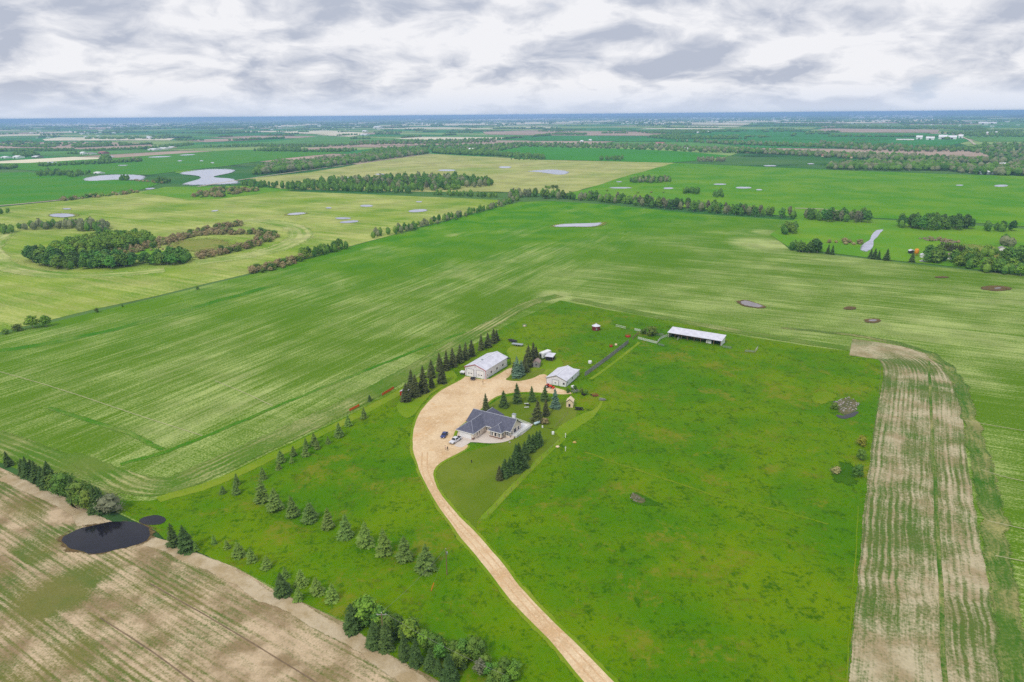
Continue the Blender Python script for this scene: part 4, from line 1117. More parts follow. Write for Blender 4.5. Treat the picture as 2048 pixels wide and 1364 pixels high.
# groves to the right
wood([(1610, 440), (1612, 434), (1660, 436), (1740, 440), (1740, 448), (1660, 445)], 8, 14, 'aadt', 'tall aspen in the block right of the field belt', 'aspens of the block right of the field belt')
wood([(1788, 457), (1800, 450), (1860, 448), (1945, 454), (1950, 461), (1860, 462)], 8, 15, 'aad', 'tall aspen in the long block above the neighbouring farm', 'aspens of the long block above the farm')
wood([(1968, 463), (1975, 459), (2040, 460), (2038, 466)], 8, 12, 'ad', 'tree in the small block at the right frame edge', 'trees of the small block at the right')
wood([(1556, 468), (1566, 458), (1592, 460), (1596, 468), (1575, 472)], 7, 11, 'ab', 'leafy tree in the round clump beyond the crop', 'trees of the round clump beyond the crop', wide=1.2)
wood([(1576, 502), (1582, 495), (1608, 497), (1606, 505)], 5.5, 9, 'a', 'leafy tree in the clump at the edge of the crop', 'leafy clump at the crop edge', wide=1.2)
wood([(1616, 506), (1625, 497), (1640, 497), (1646, 508)], 5.5, 12, 'd', 'dark tree in the clump left of the ditch', 'dark clump left of the ditch', wide=1.2)
brush([(1640, 486), (1690, 484), (1725, 488), (1720, 492), (1680, 490)], 7, 4, 'w', 'dark brown bush in the line left of the ditch', 'bushes left of the ditch')
wood([(1845, 525), (1855, 515), (1880, 512), (1888, 524), (1870, 528)], 6, 13, 'a', 'big leafy tree left of the white farmhouse', 'big leafy trees left of the farmhouse', wide=1.3)
wood([(1895, 532), (1910, 522), (1950, 522), (1962, 535), (1940, 540)], 6, 12, 'aab', 'leafy tree in front of the white farmhouse', 'leafy trees in front of the farmhouse', wide=1.2)
wood([(1960, 545), (1985, 533), (2040, 540), (2048, 556), (2000, 550)], 6, 10, 'aab', 'leafy tree at the lower edge of the neighbouring farm', 'leafy trees at the lower edge of the farm', wide=1.2)
wood([(1998, 530), (2010, 520), (2070, 520), (2070, 532)], 7, 13, 'aa', 'leafy tree behind the white camper', 'leafy trees behind the white camper', wide=1.2)
wood([(2000, 492), (2010, 482), (2028, 486), (2024, 498)], 7, 10, 'at', 'grey-green tree above the neighbouring farm', 'grey-green trees above the farm', wide=1.2)
wood([(1962, 514), (1975, 506), (1995, 510), (1985, 516)], 6, 10, 'b', 'yellow-green tree right of the farmhouse', 'yellow-green trees right of the farmhouse', wide=1.2)
brush([(1835, 480), (1870, 478), (1930, 484), (1925, 488), (1870, 484)], 8, 3.0, 'w', 'grey brush along the pile behind the farm', 'grey brush behind the farm')
wood([(1255, 365), (1280, 360), (1330, 360), (1345, 364), (1300, 368)], 10, 11, 'aatd', 'tree in the clump in the right-hand crop', 'trees of the clump in the right-hand crop')
wood([(1365, 388), (1372, 384), (1402, 386), (1400, 390)], 9, 11, 'd', 'dark tree in the clump beyond the belt', 'dark clump beyond the belt')
wood([(1424, 395), (1432, 390), (1446, 392), (1444, 396)], 8, 11, 'd', 'dark tree in the pair right of the clump beyond the belt', 'dark pair beyond the belt')
brush([(1190, 382), (1330, 386), (1360, 388), (1330, 389), (1240, 386)], 22, 4, 'wb', 'low bush along the track beyond the belt', 'low bushes beyond the belt')
brush([(1080, 376), (1115, 375), (1115, 378), (1085, 378)], 12, 4, 'b', 'small bush in the pale upper field', 'bushes in the pale upper field')
wood([(1198, 321), (1210, 318), (1245, 319), (1240, 322)], 13, 13, 'ad', 'tree in the lone clump in the far green field', 'lone clump in the far green field')
wood([(1388, 324), (1400, 319), (1450, 321), (1445, 325)], 13, 12, 'tt', 'grey tree in the clump at the top of the right-hand crop', 'grey clump at the top of the right-hand crop')
wood([(1020, 320), (1030, 317), (1090, 318), (1088, 321)], 13, 9, 'a', 'tree in the short hedge at the top of the pale field', 'short hedge at the top of the pale field')
# named conifers of the neighbouring farm
for i, (x, y, tp) in enumerate(((1655, 508, 488), (1664, 509, 490), (1740, 517, 497), (1748, 518, 496), (1757, 519, 500), (1773, 521, 497), (1823, 525, 503))):
    conifer(x, y, tp, 'dark', ['left dark spruce of the pair left of the ditch', 'right dark spruce of the pair left of the ditch', 'left spruce of the three right of the ditch', 'middle spruce of the three right of the ditch', 'right spruce of the three right of the ditch', 'single spruce between the ditch and the orange tank', 'dark spruce just left of the orange tank'][i], 'spruces of the neighbouring farm')
for k in range(14):
    x = 1880 + k * 3.6
    conifer(x, 500 + k * .55, 483 + k * .5, 'old', 'dark conifer in the trimmed row behind the neighbouring farmhouse', 'conifer row behind the neighbouring farmhouse')
for px_, cat_ in (([(1995, 497), (2048, 505)], 0),):
    pass

TINT = {'a': 'mid-green', 'b': 'yellow-green', 'd': 'dark green', 't': 'grey thin-leaved', 'w': 'brownish'}
def where_label(p, h, k, spec, group):
    """tint, size and the part of its wood that a tree stands in"""
    label, px_, h0 = spec
    word = next(w_ for w_ in ('tree ', 'aspen ', 'bush ') if w_ in label) if any(w_ in label for w_ in ('tree ', 'aspen ', 'bush ')) else None
    if word is None: word, label = 'plant ', 'plant ' + label
    loc = label.split(word, 1)[1]
    pts = [g(*q) for q in px_]
    x0, x1 = min(q.x for q in pts), max(q.x for q in pts)
    y0, y1 = min(q.y for q in pts), max(q.y for q in pts)
    th = ('left part', 'middle', 'right part')[min(2, int((p.x - x0) / max(1, x1 - x0) * 3))]
    fb = 'front' if p.y < (y0 + y1) / 2 else 'back'
    size = 'tall' if h > h0 * 1.06 else ('low' if h < h0 * .92 else 'medium')
    lb = f'{size} {TINT[k]} {word}{loc}, {th}, {fb}'
    if len(lb.split()) > 16: lb = f'{size} {TINT[k]} {word}{loc}, {th} {fb}'.replace(' the ', ' ')
    return lb, f'{group}: {size}, {TINT[k]}, {th}, {fb}'
M_aspen_d = foliage('dark_leaves', lin(86, 124, 54), lin(50, 86, 34), .35, .4, .02)
ASPD = [as_mesh('crown', leafy_mesh(160 + i, 10, .64, 10, 560, leaf=.52), M_aspen_d) for i in range(3)]
KIND_A = {'a': ASP, 'b': ASPB, 'd': ASPD, 't': TWG}
TRI_TREES.sort(key=lambda q: -(q[1] / q[0].length))
rest_v, rest_f, rest_n = {}, {}, 0
def lump(p, h, wr, seed_r, vs, fs, clumps=26, leaf=1.0):
    """cheap far tree: leaf clumps round a core"""
    b0 = len(vs)
    n = 5
    Rm = h * wr / 2
    jj = [rt.uniform(.75, 1.2) for _ in range(n)]
    for rr_, zz in ((.55, .1), (1.0, .42), (.8, .75)):
        vs.extend([(p.x + Rm * rr_ * jj[i] * math.cos(6.283 * i / n + seed_r), p.y + Rm * rr_ * jj[i] * math.sin(6.283 * i / n + seed_r), h * zz * rt.uniform(.92, 1.08)) for i in range(n)])
    vs.append((p.x, p.y, h * rt.uniform(.94, 1.06)))
    for k in range(2):
        for i in range(n):
            j = (i + 1) % n
            fs.append((b0 + k * n + i, b0 + k * n + j, b0 + (k + 1) * n + j, b0 + (k + 1) * n + i))
    for i in range(n): fs.append((b0 + 2 * n + i, b0 + 2 * n + (i + 1) % n, b0 + 3 * n))
    for _ in range(clumps):
        t, u, q = rt.uniform(0, 6.283), rt.uniform(.12, 1.0), rt.uniform(.8, 1.2)
        env = math.sin(math.pi * min(.98, .25 + .72 * u)) ** .5
        c = Vector((p.x + Rm * q * env * math.cos(t), p.y + Rm * q * env * math.sin(t), h * u))
        nrm = Vector((math.cos(t), math.sin(t), rt.uniform(-.2, 1))).normalized()
        e1 = nrm.orthogonal().normalized() * leaf * rt.uniform(.6, 1.3); e2 = nrm.cross(e1)
        b = len(vs)
        vs.extend([tuple(c + e1), tuple(c + e2), tuple(c - e1 * .8), tuple(c - e2 * .9)])
        fs.append((b, b + 1, b + 2, b + 3))
for i, (p, h, k, label, group, wide) in enumerate(TRI_TREES):
    if i < 300:
        s = h / 10
        label, group = where_label(p, h, k, label, group)
        t = empty('broadleaf_tree', (p.x, p.y, .1), rt.uniform(0, 6.28), label, 'tree', group, scale=(s * wide, s * wide, s))
        link_mesh('crown', rt.choice(KIND_A[k]), t)
        link_mesh('trunk', rt.choice(AT), t)
    else:
        kk = 'a' if k == 'd' else k
        lump(p, h, .6 * wide, rt.uniform(0, 6), rest_v.setdefault(kk, []), rest_f.setdefault(kk, []), 22, h * .085)
def merge(name, dv, df, mats):
    vs, fs, mi = [], [], []
    ms = []
    for k in dv:
        b = len(vs); vs += dv[k]; fs += [tuple(i + b for i in f) for f in df[k]]
        mi += [len(ms)] * len(df[k]); ms.append(mats[k])
    o = mesh_obj(name, vs, fs, ms)
    o.data.polygons.foreach_set('material_index', mi)
    return tag(o, kind='stuff')
def belt_foliage(name, c1, c2, sc_=.05):
    m, t, b = new_mat(name)
    pos = t.new('ShaderNodeNewGeometry').outputs['Position']
    n = t.noise(pos, sc_, 4, .65); n2 = t.noise(pos, .5, 2)
    t.put(b.inputs['Base Color'], t.mix(t.mapr(t.math('ADD', t.math('MULTIPLY', n, .65), t.math('MULTIPLY', n2, .35)), .36, .64), c1, c2))
    b.inputs['Roughness'].default_value = .85; b.inputs['Specular IOR Level'].default_value = .1
    return m
MW = {'a': belt_foliage('wood_leaves', lin(108, 146, 56), lin(60, 100, 38)), 'b': belt_foliage('wood_bright', lin(124, 154, 58), lin(86, 124, 44)), 't': belt_foliage('wood_twigs', lin(140, 144, 108), lin(104, 116, 78)),
      'w': belt_foliage('wood_willow', lin(160, 146, 104), lin(120, 122, 72))}
merge('woodland', rest_v, rest_f, MW)
TRI_SHRUBS.sort(key=lambda q: -(q[1] / q[0].length))
sv, sf = {}, {}
for i, (p, h, k, label, group, wide) in enumerate(TRI_SHRUBS):
    if i < 300:
        s = h / 3
        label, group = where_label(p, h, k, label, group)
        t = empty('willow_bush' if k == 'w' else 'bush', (p.x, p.y, .1), rt.uniform(0, 6.28), label, 'bush', group, scale=(s * wide, s * wide, s))
        link_mesh('crown', rt.choice(WIL if k == 'w' else BSH), t)
    else:
        lump(p, h, 1.3, rt.uniform(0, 6), sv.setdefault(k, []), sf.setdefault(k, []), 10, h * .2)
if sv: merge('thicket', sv, sf, {'w': MW['w'], 'b': MW['b']})
print('trees', len(TRI_TREES), 'shrubs', len(TRI_SHRUBS))

# ------------------------------------------------------------------ far woods and belts
fv, ff = {}, {}
def far_wood(px_, spacing, h, kinds='aaat', cap=1500):
    for p in scatter(px_, spacing, cap):
        k = rt.choice(kinds)
        lump(p, h * rt.uniform(.7, 1.25), 1.0, rt.uniform(0, 6), fv.setdefault(k, []), ff.setdefault(k, []), 4, h * .14)
far_wood([(505, 352), (520, 338), (560, 328), (620, 330), (760, 314), (850, 304), (856, 308), (760, 321), (620, 340)], 13, 13, 'aat')
far_wood([(560, 333), (700, 318), (800, 309), (720, 312), (570, 326)], 17, 10, 'att')
far_wood([(720, 312), (760, 302), (850, 303), (840, 308), (760, 314)], 15, 13, 'aaa')
far_wood([(862, 307), (870, 303), (940, 304), (985, 306), (1000, 310), (1090, 316), (1090, 319), (990, 313), (930, 311)], 13, 12, 'aaa')
far_wood([(740, 300), (860, 292), (1060, 288), (1000, 303), (880, 304)], 30, 11, 'aaat')
far_wood([(930, 302), (1030, 288), (1300, 291), (1420, 298), (1400, 305), (1250, 299), (1050, 294), (990, 304)], 26, 11, 'aaatt')
far_wood([(1400, 305), (1420, 299), (1490, 301), (1640, 308), (1800, 314), (1950, 321), (2100, 326), (2100, 332), (1920, 328), (1730, 320), (1600, 313), (1480, 307)], 18, 12, 'aatt')
far_wood([(1650, 339), (1665, 332), (1750, 328), (1890, 331), (1930, 338), (2100, 336), (2100, 356), (1930, 348), (1900, 342), (1790, 342), (1720, 341)], 13, 13, 'aat')
far_wood([(1930, 300), (1960, 290), (2100, 286), (2100, 322), (1980, 316)], 30, 11, 'aaat')
far_wood([(1640, 286), (1950, 300), (1940, 305), (1780, 304), (1640, 296)], 26, 12, 'aat')
far_wood([(1340, 283), (1500, 286), (1640, 292), (1640, 296), (1480, 291)], 24, 12, 'aat')
far_wood([(1530, 290), (1760, 297), (1750, 300), (1540, 294)], 22, 11, 'aa')
far_wood([(75, 332), (190, 326), (285, 321), (280, 324), (200, 329), (85, 334)], 16, 9, 'a'); far_wood([(195, 328), (205, 321), (220, 322), (218, 327)], 14, 15, 'a'); far_wood([(230, 326), (280, 320), (285, 324)], 15, 10, 'at')
far_wood([(-40, 338), (0, 335), (40, 337), (0, 340)], 14, 10, 'a'); far_wood([(25, 310), (65, 307), (80, 312), (40, 316)], 16, 12, 'a'); far_wood([(125, 308), (160, 307), (160, 310)], 15, 8, 'a')
far_wood([(-100, 303), (150, 299), (150, 302), (-100, 306)], 18, 9, 'a'); far_wood([(170, 301), (300, 296), (300, 299), (170, 303)], 18, 8, 'a'); far_wood([(280, 299), (380, 289), (390, 291), (300, 300)], 20, 11, 'aa')
far_wood([(395, 295), (520, 290), (640, 291), (760, 288), (640, 295), (520, 294)], 20, 9, 'a')
far_wood([(500, 302), (600, 296), (600, 303), (680, 302), (720, 299), (700, 305), (560, 304)], 19, 11, 'aa')
far_wood([(690, 290), (720, 285), (900, 282), (1000, 284), (900, 289)], 26, 12, 'aat')
far_wood([(1090, 270), (1120, 268), (1175, 269), (1170, 271)], 20, 12, 'a'); far_wood([(1275, 265), (1400, 262), (1430, 263), (1420, 267), (1300, 268)], 24, 12, 'a'); far_wood([(1290, 276), (1340, 271), (1420, 275), (1500, 279), (1340, 280)], 26, 12, 'aa')
far_wood([(1640, 258), (1700, 254), (1960, 256), (1980, 264), (1900, 259), (1700, 257)], 34, 14, 'a'); far_wood([(1880, 268), (1990, 262), (2100, 268), (2100, 275), (1960, 275)], 34, 13, 'aa')
far_wood([(1700, 280), (1760, 281), (1760, 282), (1700, 282)], 18, 6, 'a'); far_wood([(1500, 247), (1720, 249), (1650, 253)], 45, 13, 'a')
# belts on the section lines of the distant patchwork
rr2 = random.Random(8)
def far_line(a, b, h, step, k='a', deep=1):
    n = max(1, int((b - a).length / step))
    for i in range(n):
        for q in range(deep):
            p = a.lerp(b, (i + rr2.random()) / n) + Vector((rr2.uniform(-1, 1), rr2.uniform(-1, 1), 0)) * step * (.4 + .7 * q)
            lump(p, h * rr2.uniform(.7, 1.3), 1.25, rr2.uniform(0, 6), fv.setdefault(k, []), ff.setdefault(k, []), 1, h * .2)
for c, kind in cells:
    d = c.length
    if d < 3300 or d > 14500: continue
    left = c.x < 0
    hh = 11 if d < 8000 else 15
    for e, (dx, dy, ln) in enumerate(((0, CELL_W / 2, CELL_L), (CELL_L / 2, 0, CELL_W))):
        if rr2.random() < (.62 if left else .40):
            m_ = c + ux * dx + uy * dy
            dv = (ux if e == 0 else uy) * ln / 2
            f0, f1 = sorted((rr2.uniform(-1, 1), rr2.uniform(-1, 1)))
            if f1 - f0 > .25: far_line(m_ + dv * f0, m_ + dv * f1, hh, 12 if d < 6000 else 20, deep=2 if rr2.random() < .5 else 1)
    if kind == 'dark' and rr2.random() < .8:
        for _ in range(int(70 if left else 40)):
            p = c + ux * rr2.uniform(-.45, .45) * CELL_L + uy * rr2.uniform(-.45, .45) * CELL_W
            lump(p, hh * rr2.uniform(.7, 1.3), 2.0, rr2.uniform(0, 6), fv.setdefault('a', []), ff.setdefault('a', []), 1, hh * .2)
for _ in range(140):                                   # long dark belts out to the horizon
    d = 13000 + 22000 * rr2.random() ** 1.3
    a = rr2.uniform(-.68, .68)
    c = Vector((math.sin(a) * d, math.cos(a) * d, 0))
    ln = rr2.uniform(200, 1500)
    dv = Vector((math.cos(a + rr2.uniform(-.3, .3)), -math.sin(a), 0)) * ln / 2
    far_line(c - dv, c + dv, rr2.uniform(12, 22), 60)
merge('far_woods', fv, ff, MW)
print('far tris', sum(len(f) for f in ff.values()) * 2, 'rest', sum(len(f) for f in rest_f.values()) * 2)

# ------------------------------------------------------------------ buildings of the yard
M_siding = simple('cream_siding', lin(226, 212, 196), .7, .04, .8)
M_white = simple('white_metal', lin(224, 224, 230), .55, .03, .6)
M_paint = simple('white_paint', lin(234, 234, 234), .5, .03, 2)
M_shingle = simple('grey_shingles', lin(104, 106, 122), .9, .14, 1.6, c2=lin(84, 86, 102))
M_cap = simple('pale_ridge', lin(172, 174, 186), .8, .05, 2)
M_roof = simple('white_roofing', lin(222, 222, 232), .45, .03, .5, c2=lin(200, 199, 210))
M_red = simple('red_trim', lin(176, 58, 62), .6, .1, 2)
M_redm = simple('red_paint', lin(190, 44, 36), .5, .15, 2)
M_orange = simple('orange_plastic', lin(236, 100, 30), .7, .08, 1)
M_grey = simple('grey_boards', lin(150, 148, 146), .85, .15, 2, obj_rand=.25)
M_wood = simple('weathered_wood', lin(146, 122, 92), .9, .15, 2, obj_rand=.2)
M_brownroof = simple('brown_roofing', lin(164, 142, 134), .8, .1, 1.5)
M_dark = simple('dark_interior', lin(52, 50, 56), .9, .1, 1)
M_metal = simple('galvanised', lin(176, 182, 188), .4, .06, 1, metal=.6)
M_black = simple('black_rubber', lin(34, 34, 36), .8, .05, 3)
M_stone = simple('stone_facing', lin(146, 118, 104), .9, .15, 4)
M_creamp = simple('cream_paint', lin(236, 214, 180), .7, .05, 1.5)
M_rock = simple('field_stone', lin(168, 160, 156), .9, .15, 2, obj_rand=.3)
def glass():
    m, t, b = new_mat('window_glass')
    b.inputs['Base Color'].default_value = (.02, .022, .026, 1); b.inputs['Roughness'].default_value = .08
    return m
M_glass = glass()


def obox(name, mat, parent, *b, bevel=0.0):
    return MB().box(*b).build(name, mat, parent, bevel=bevel)


def window(parent, axis, pos, u0, u1, z0, z1, sgn=-1, mat=None):
    """window on a wall plane: axis 'y' means the wall faces +-y at y=pos"""
    t = .05
    def bx(mb, a0, a1, c0, c1, d0, d1):
        d0, d1 = sorted((pos + sgn * d0, pos + sgn * d1))
        return mb.box(a0, d0, c0, a1, d1, c1) if axis == 'y' else mb.box(d0, a0, c0, d1, a1, c1)
    fr = MB(); f = .09
    bx(fr, u0 - f, u1 + f, z0 - f, z0, -.03, t); bx(fr, u0 - f, u1 + f, z1, z1 + f, -.03, t)
    bx(fr, u0 - f, u0, z0, z1, -.03, t); bx(fr, u1, u1 + f, z0, z1, -.03, t)
    w_ = fr.build('window', mat or M_paint, parent)
    bx(MB(), u0, u1, z0, z1, -.02, .02).build('pane', M_glass, w_)
    return w_


def roof_pair(name, parent, W, L, eave, ridge, mat, oh=.4, th=.16, flat=True):
    s = (ridge - eave) / (W / 2)
    zl = eave - oh * s + .1
    for k in (0, 1):
        xe, xr = (-oh, W / 2) if k == 0 else (W + oh, W / 2)
        pts = [(xe, -oh, zl), (xr, -oh, ridge + .1), (xr, L + oh, ridge + .1), (xe, L + oh, zl)]
        if k: pts = pts[::-1]
        MB().slab(pts, th).build(name, mat, parent)


def gable_body(W, L, eave, ridge, z0=0.0):
    return MB().prism([(0, z0), (W, z0), (W, eave), (W / 2, ridge - .06), (0, eave)], 0, L)


# --- the house
HO = g(915, 873)
house = empty('house', (HO.x, HO.y, .2), R(-31), 'cream bungalow with grey hip roof, attached garage and pale curved patio', 'house')
wl = MB()
wl.prism([(8.4, 0), (16.6, 0), (16.6, 2.8), (12.5, 5.95), (8.4, 2.8)], -1, 18, axis='x')
wl.box(0, .3, 0, 7, 8.8, 2.75); wl.box(10.7, 5.8, 0, 15.8, 8.8, 2.76); wl.box(1.5, 16.2, 0, 8, 19.8, 2.74)
wl.build('wall', M_siding, house)
rf = MB()
T = .16
rf.slab([(-1.5, 7.9, 2.78), (18.6, 7.9, 2.78), (18.6, 12.5, 6.2), (-1.0, 12.5, 6.2)], T)
rf.slab([(18.6, 17.1, 2.78), (-1.5, 17.1, 2.78), (-1.0, 12.5, 6.2), (18.6, 12.5, 6.2)], T)
ro = rf.build('roof', M_shingle, house)
def hip(x0, x1, y0, yb, xr, yr, zr, yj, e=2.74):
    mb = MB()
    mb.slab([(x0, y0, e), (x1, y0, e), (xr, yr, zr)], T)
    mb.slab([(x1, y0, e), (x1, yb, e), (xr, yj, zr), (xr, yr, zr)], T)
    mb.slab([(x0, yb, e), (x0, y0, e), (xr, yr, zr), (xr, yj, zr)], T)
    return mb
hip(-.5, 7.5, -.3, 8.3, 3.5, 4.4, 5.4, 11.6).build('garage_roof', M_shingle, house)
hip(10.3, 16.2, 5.3, 8.4, 13.25, 8.0, 4.62, 10.6).build('bay_roof', M_shingle, house)
mb = MB()
mb.slab([(8.4, 20.2, 2.74), (1.1, 20.2, 2.74), (4.7, 17.6, 6.0)], T); mb.slab([(8.4, 16.9, 2.74), (8.4, 20.2, 2.74), (4.7, 17.6, 6.0), (4.7, 12.8, 6.0)], T)
mb.slab([(1.1, 20.2, 2.74), (1.1, 16.9, 2.74), (4.7, 12.8, 6.0), (4.7, 17.6, 6.0)], T); mb.build('rear_roof', M_shingle, house)
cp = MB()
for a, b in (((-1.0, 12.5, 6.22), (18.6, 12.5, 6.22)), ((3.5, 4.4, 5.42), (3.5, 11.6, 5.42)), ((13.25, 8.0, 4.64), (13.25, 10.6, 4.64)), ((4.7, 13, 6.02), (4.7, 17.6, 6.02))): cp.bar(a, b, .13, 4)
for a, b in (((-.5, -.3, 2.76), (3.5, 4.4, 5.42)), ((7.5, -.3, 2.76), (3.5, 4.4, 5.42)), ((10.3, 5.3, 2.76), (13.25, 8, 4.64)), ((16.2, 5.3, 2.76), (13.25, 8, 4.64))): cp.bar(a, b, .07, 4)
cp.build('ridge_cap', M_cap, ro)
fa = MB()
fa.box(-.55, -.36, 2.52, 7.55, -.31, 2.76); fa.box(7.5, -.3, 2.52, 7.56, 7.8, 2.76); fa.box(-.56, -.3, 2.52, -.5, 8.2, 2.76); fa.box(10.25, 5.24, 2.52, 16.25, 5.29, 2.76); fa.box(16.2, 5.3, 2.52, 16.26, 7.8, 2.76)
fa.box(7.6, 7.84, 2.55, 10.2, 7.89, 2.8); fa.box(16.3, 7.84, 2.55, 18.66, 7.89, 2.8)
fa.add([(18.61, 7.85, 2.6), (18.67, 7.85, 2.6), (18.67, 12.5, 6.02), (18.61, 12.5, 6.02), (18.61, 7.85, 2.84), (18.67, 7.85, 2.84), (18.67, 12.5, 6.26), (18.61, 12.5, 6.26)], [(3, 2, 1, 0), (4, 5, 6, 7), (0, 1, 5, 4), (1, 2, 6, 5), (2, 3, 7, 6), (3, 0, 4, 7)])
fa.build('fascia', M_paint, house)
gd = obox('garage_door', M_paint, house, .85, .24, .02, 6.15, .29, 2.35)
for k in range(4): obox('door_panel', M_paint, gd, .95, .19, .08 + k * .56, 6.05, .235, .58 + k * .56)
sb = MB().box(6.3, .2, 0, 7.08, .29, .8).box(7.01, .2, 0, 7.08, 1.2, .8).box(10.62, 5.72, 0, 15.88, 5.79, .55).box(15.81, 5.8, 0, 15.88, 7.9, .55)
sb.build('stone_base', M_stone, house)
for y0 in (2.6, 4.0): window(house, 'x', 7.0, y0, y0 + .6, .95, 2.1, 1)
for x0 in (7.6, 8.5): window(house, 'y', 8.4, x0, x0 + .5, .9, 2.2)
for x0, wd in ((11.1, .42), (11.75, .42), (12.85, .9), (14.25, .42), (14.9, .42)): window(house, 'y', 5.8, x0, x0 + wd, .75, 2.25)
for x0 in (16.15, 16.8, 17.45): window(house, 'y', 8.4, x0, x0 + .45, .8, 2.2)
window(house, 'x', 18.0, 9.4, 10.2, .9, 2.2, 1); window(house, 'x', 18.0, 11.2, 13.0, .95, 2.5, 1); window(house, 'x', 18.0, 14.2, 15.2, .95, 2.3, 1)
window(house, 'x', 15.8, 6.5, 7.3, .8, 2.2, 1)
obox('door', M_paint, house, 9.4, 8.33, 0.05, 10.3, 8.39, 2.1)
ch = obox('chimney', M_paint, house, 16.3, 12.9, 4.6, 17.5, 13.9, 7.5); obox('chimney_cap', M_metal, ch, 16.2, 12.8, 7.5, 17.6, 14.0, 7.65)
dk = MB().slab([(18.08, 9.2, .95), (20.2, 9.8, .95), (20.6, 20.0, .95), (13, 21.4, .95), (13, 17.2, .95), (18.08, 17.2, .95)], .18).build('deck', M_paint, house)
ra = MB()
rail = [(18.2, 9.3), (20.1, 9.9), (20.5, 19.9), (13.1, 21.3)]
for a, b in zip(rail[:-1], rail[1:]):
    for z in (1.3, 1.9): ra.bar((*a, z), (*b, z), .05, 4)
    n = int((Vector(b) - Vector(a)).length / .35)
    for i in range(n + 1):
        p = Vector(a).lerp(Vector(b), i / n); ra.box(p.x - .03, p.y - .03, .95, p.x + .03, p.y + .03, 1.9)
ra.build('railing', M_paint, dk)
sk = MB()
for a, b in zip(rail[:-1], rail[1:]):
    a, b = Vector((*a, 0)), Vector((*b, 0)); sk.add([a, b, b + Vector((0, 0, .76)), a + Vector((0, 0, .76)), a + Vector((-.06, 0, 0)), b + Vector((-.06, 0, 0)), b + Vector((-.06, 0, .76)), a + Vector((-.06, 0, .76))], [(0, 1, 2, 3), (7, 6, 5, 4), (3, 2, 6, 7), (0, 4, 5, 1)])
sk.build('skirting', M_white, dk)
st = MB()
for k in range(4): st.box(18.4, 8.0 + k * .3, 0, 19.6, 9.3, .22 + k * .22)
st.build('deck_steps', M_concrete, dk)

def hp(x, y, z=0.0):                                 # point in the house's own axes
    c, s = math.cos(R(-31)), math.sin(R(-31))
    return (HO.x + x * c - y * s, HO.y + x * s + y * c, z)
def z2(x, y): return (880 + x / 8.525, 780 + y / 8.525)
PATIO = [z2(*p) for p in ((245, 962), (310, 982), (382, 986), (450, 945), (522, 897), (640, 902), (740, 912), (850, 917), (950, 915), (1060, 902), (1150, 880), (1280, 828), (1400, 770), (1500, 690), (1592, 590), (1470, 575), (1380, 600), (1200, 740), (1080, 780), (850, 760), (760, 640), (640, 720), (560, 800), (300, 740), (285, 800), (330, 830), (265, 920))]
sheet('patio', PATIO, .235, M_concrete, amp=0, step=3)

# --- long white shop
def metal_shop(label, o, rz, W, L, eave, ridge, doors, redtrim, side, extra=None):
    t = empty('workshop', (o[0], o[1], .18), rz, label, 'shed')
    gable_body(W, L, eave, ridge).build('wall', M_white, t)
    roof_pair('roof', t, W, L, eave, ridge, M_roof, .35, .14)
    MB().box(W / 2 - .22, -.36, ridge + .1, W / 2 + .22, L + .36, ridge + .17).build('ridge_cap', M_white, t)
    tr = MB(); s = (ridge - eave) / (W / 2)
    for xa, xb in ((-.38, W / 2), (W + .38, W / 2)):
        za, zb = eave - .38 * s - .06, ridge - .06
        tr.add([(xa, -.42, za - .12), (xb, -.42, zb - .12), (xb, -.36, zb - .12), (xa, -.36, za - .12), (xa, -.42, za + .16), (xb, -.42, zb + .16), (xb, -.36, zb + .16), (xa, -.36, za + .16)],
               [(3, 2, 1, 0), (4, 5, 6, 7), (0, 1, 5, 4), (1, 2, 6, 5), (2, 3, 7, 6), (3, 0, 4, 7)])
    tr.build('gable_strip', M_red if redtrim else M_grey, t)
    ct = MB()
    for x in (-.05, W - .07): ct.box(x, -.06, 0, x + .12, .06, eave - .1)
    ct.build('corner_trim', M_red if redtrim else M_grey, t)
    for x0, x1, h, nw in doors:
        d = MB().box(x0, -.08, .02, x1, -.02, h).build('overhead_door', M_paint, t)
        fr = MB().box(x0 - .14, -.12, 0, x0 - .002, -.01, h + .14).box(x1 + .002, -.12, 0, x1 + .14, -.01, h + .14).box(x0, -.12, h + .002, x1, -.01, h + .14)
        fr.build('door_frame', M_grey, d)
        for k in range(4): obox('door_panel', M_paint, d, x0 + .04, -.125, .06 + k * h / 4, x1 - .04, -.082, h / 4 - .02 + k * h / 4)
        for k in range(nw):
            xc = x0 + (x1 - x0) * (k + 1) / (nw + 1)
            obox('pane', M_glass, d, xc - .35, -.15, h * .38, xc + .35, -.127, h * .38 + .38)
    for kind, y0, y1, z0, z1 in side:
        if kind == 'w': window(t, 'x', W, y0, y1, z0, z1, 1, M_grey)
        else:
            d = obox('door', M_paint, t, W + .01, y0, 0, W + .07, y1, z1); obox('pane', M_glass, d, W + .07, y0 + .2, 1.2, W + .09, y1 - .2, z1 - .2)
    return t
shop = metal_shop('long white metal workshop with red gable trim and two overhead doors', (-21.9, 296.2), R(-29), 11.1, 20.1, 4.5, 6.4, [(.9, 4.7, 3.7, 2), (6.3, 10.2, 3.7, 2)], True,
                  [('d', 1.3, 2.3, 0, 2.1), ('w', 4.6, 5.6, 1.5, 2.4), ('w', 9.8, 10.8, 1.5, 2.4), ('w', 15.4, 16.4, 1.5, 2.4)])
obox('vent', M_metal, shop, 5.2, 6, 6.5, 5.9, 6.7, 6.95); obox('gable_light', M_dark, shop, 5.4, -.2, 5.1, 5.75, -.01, 5.3)
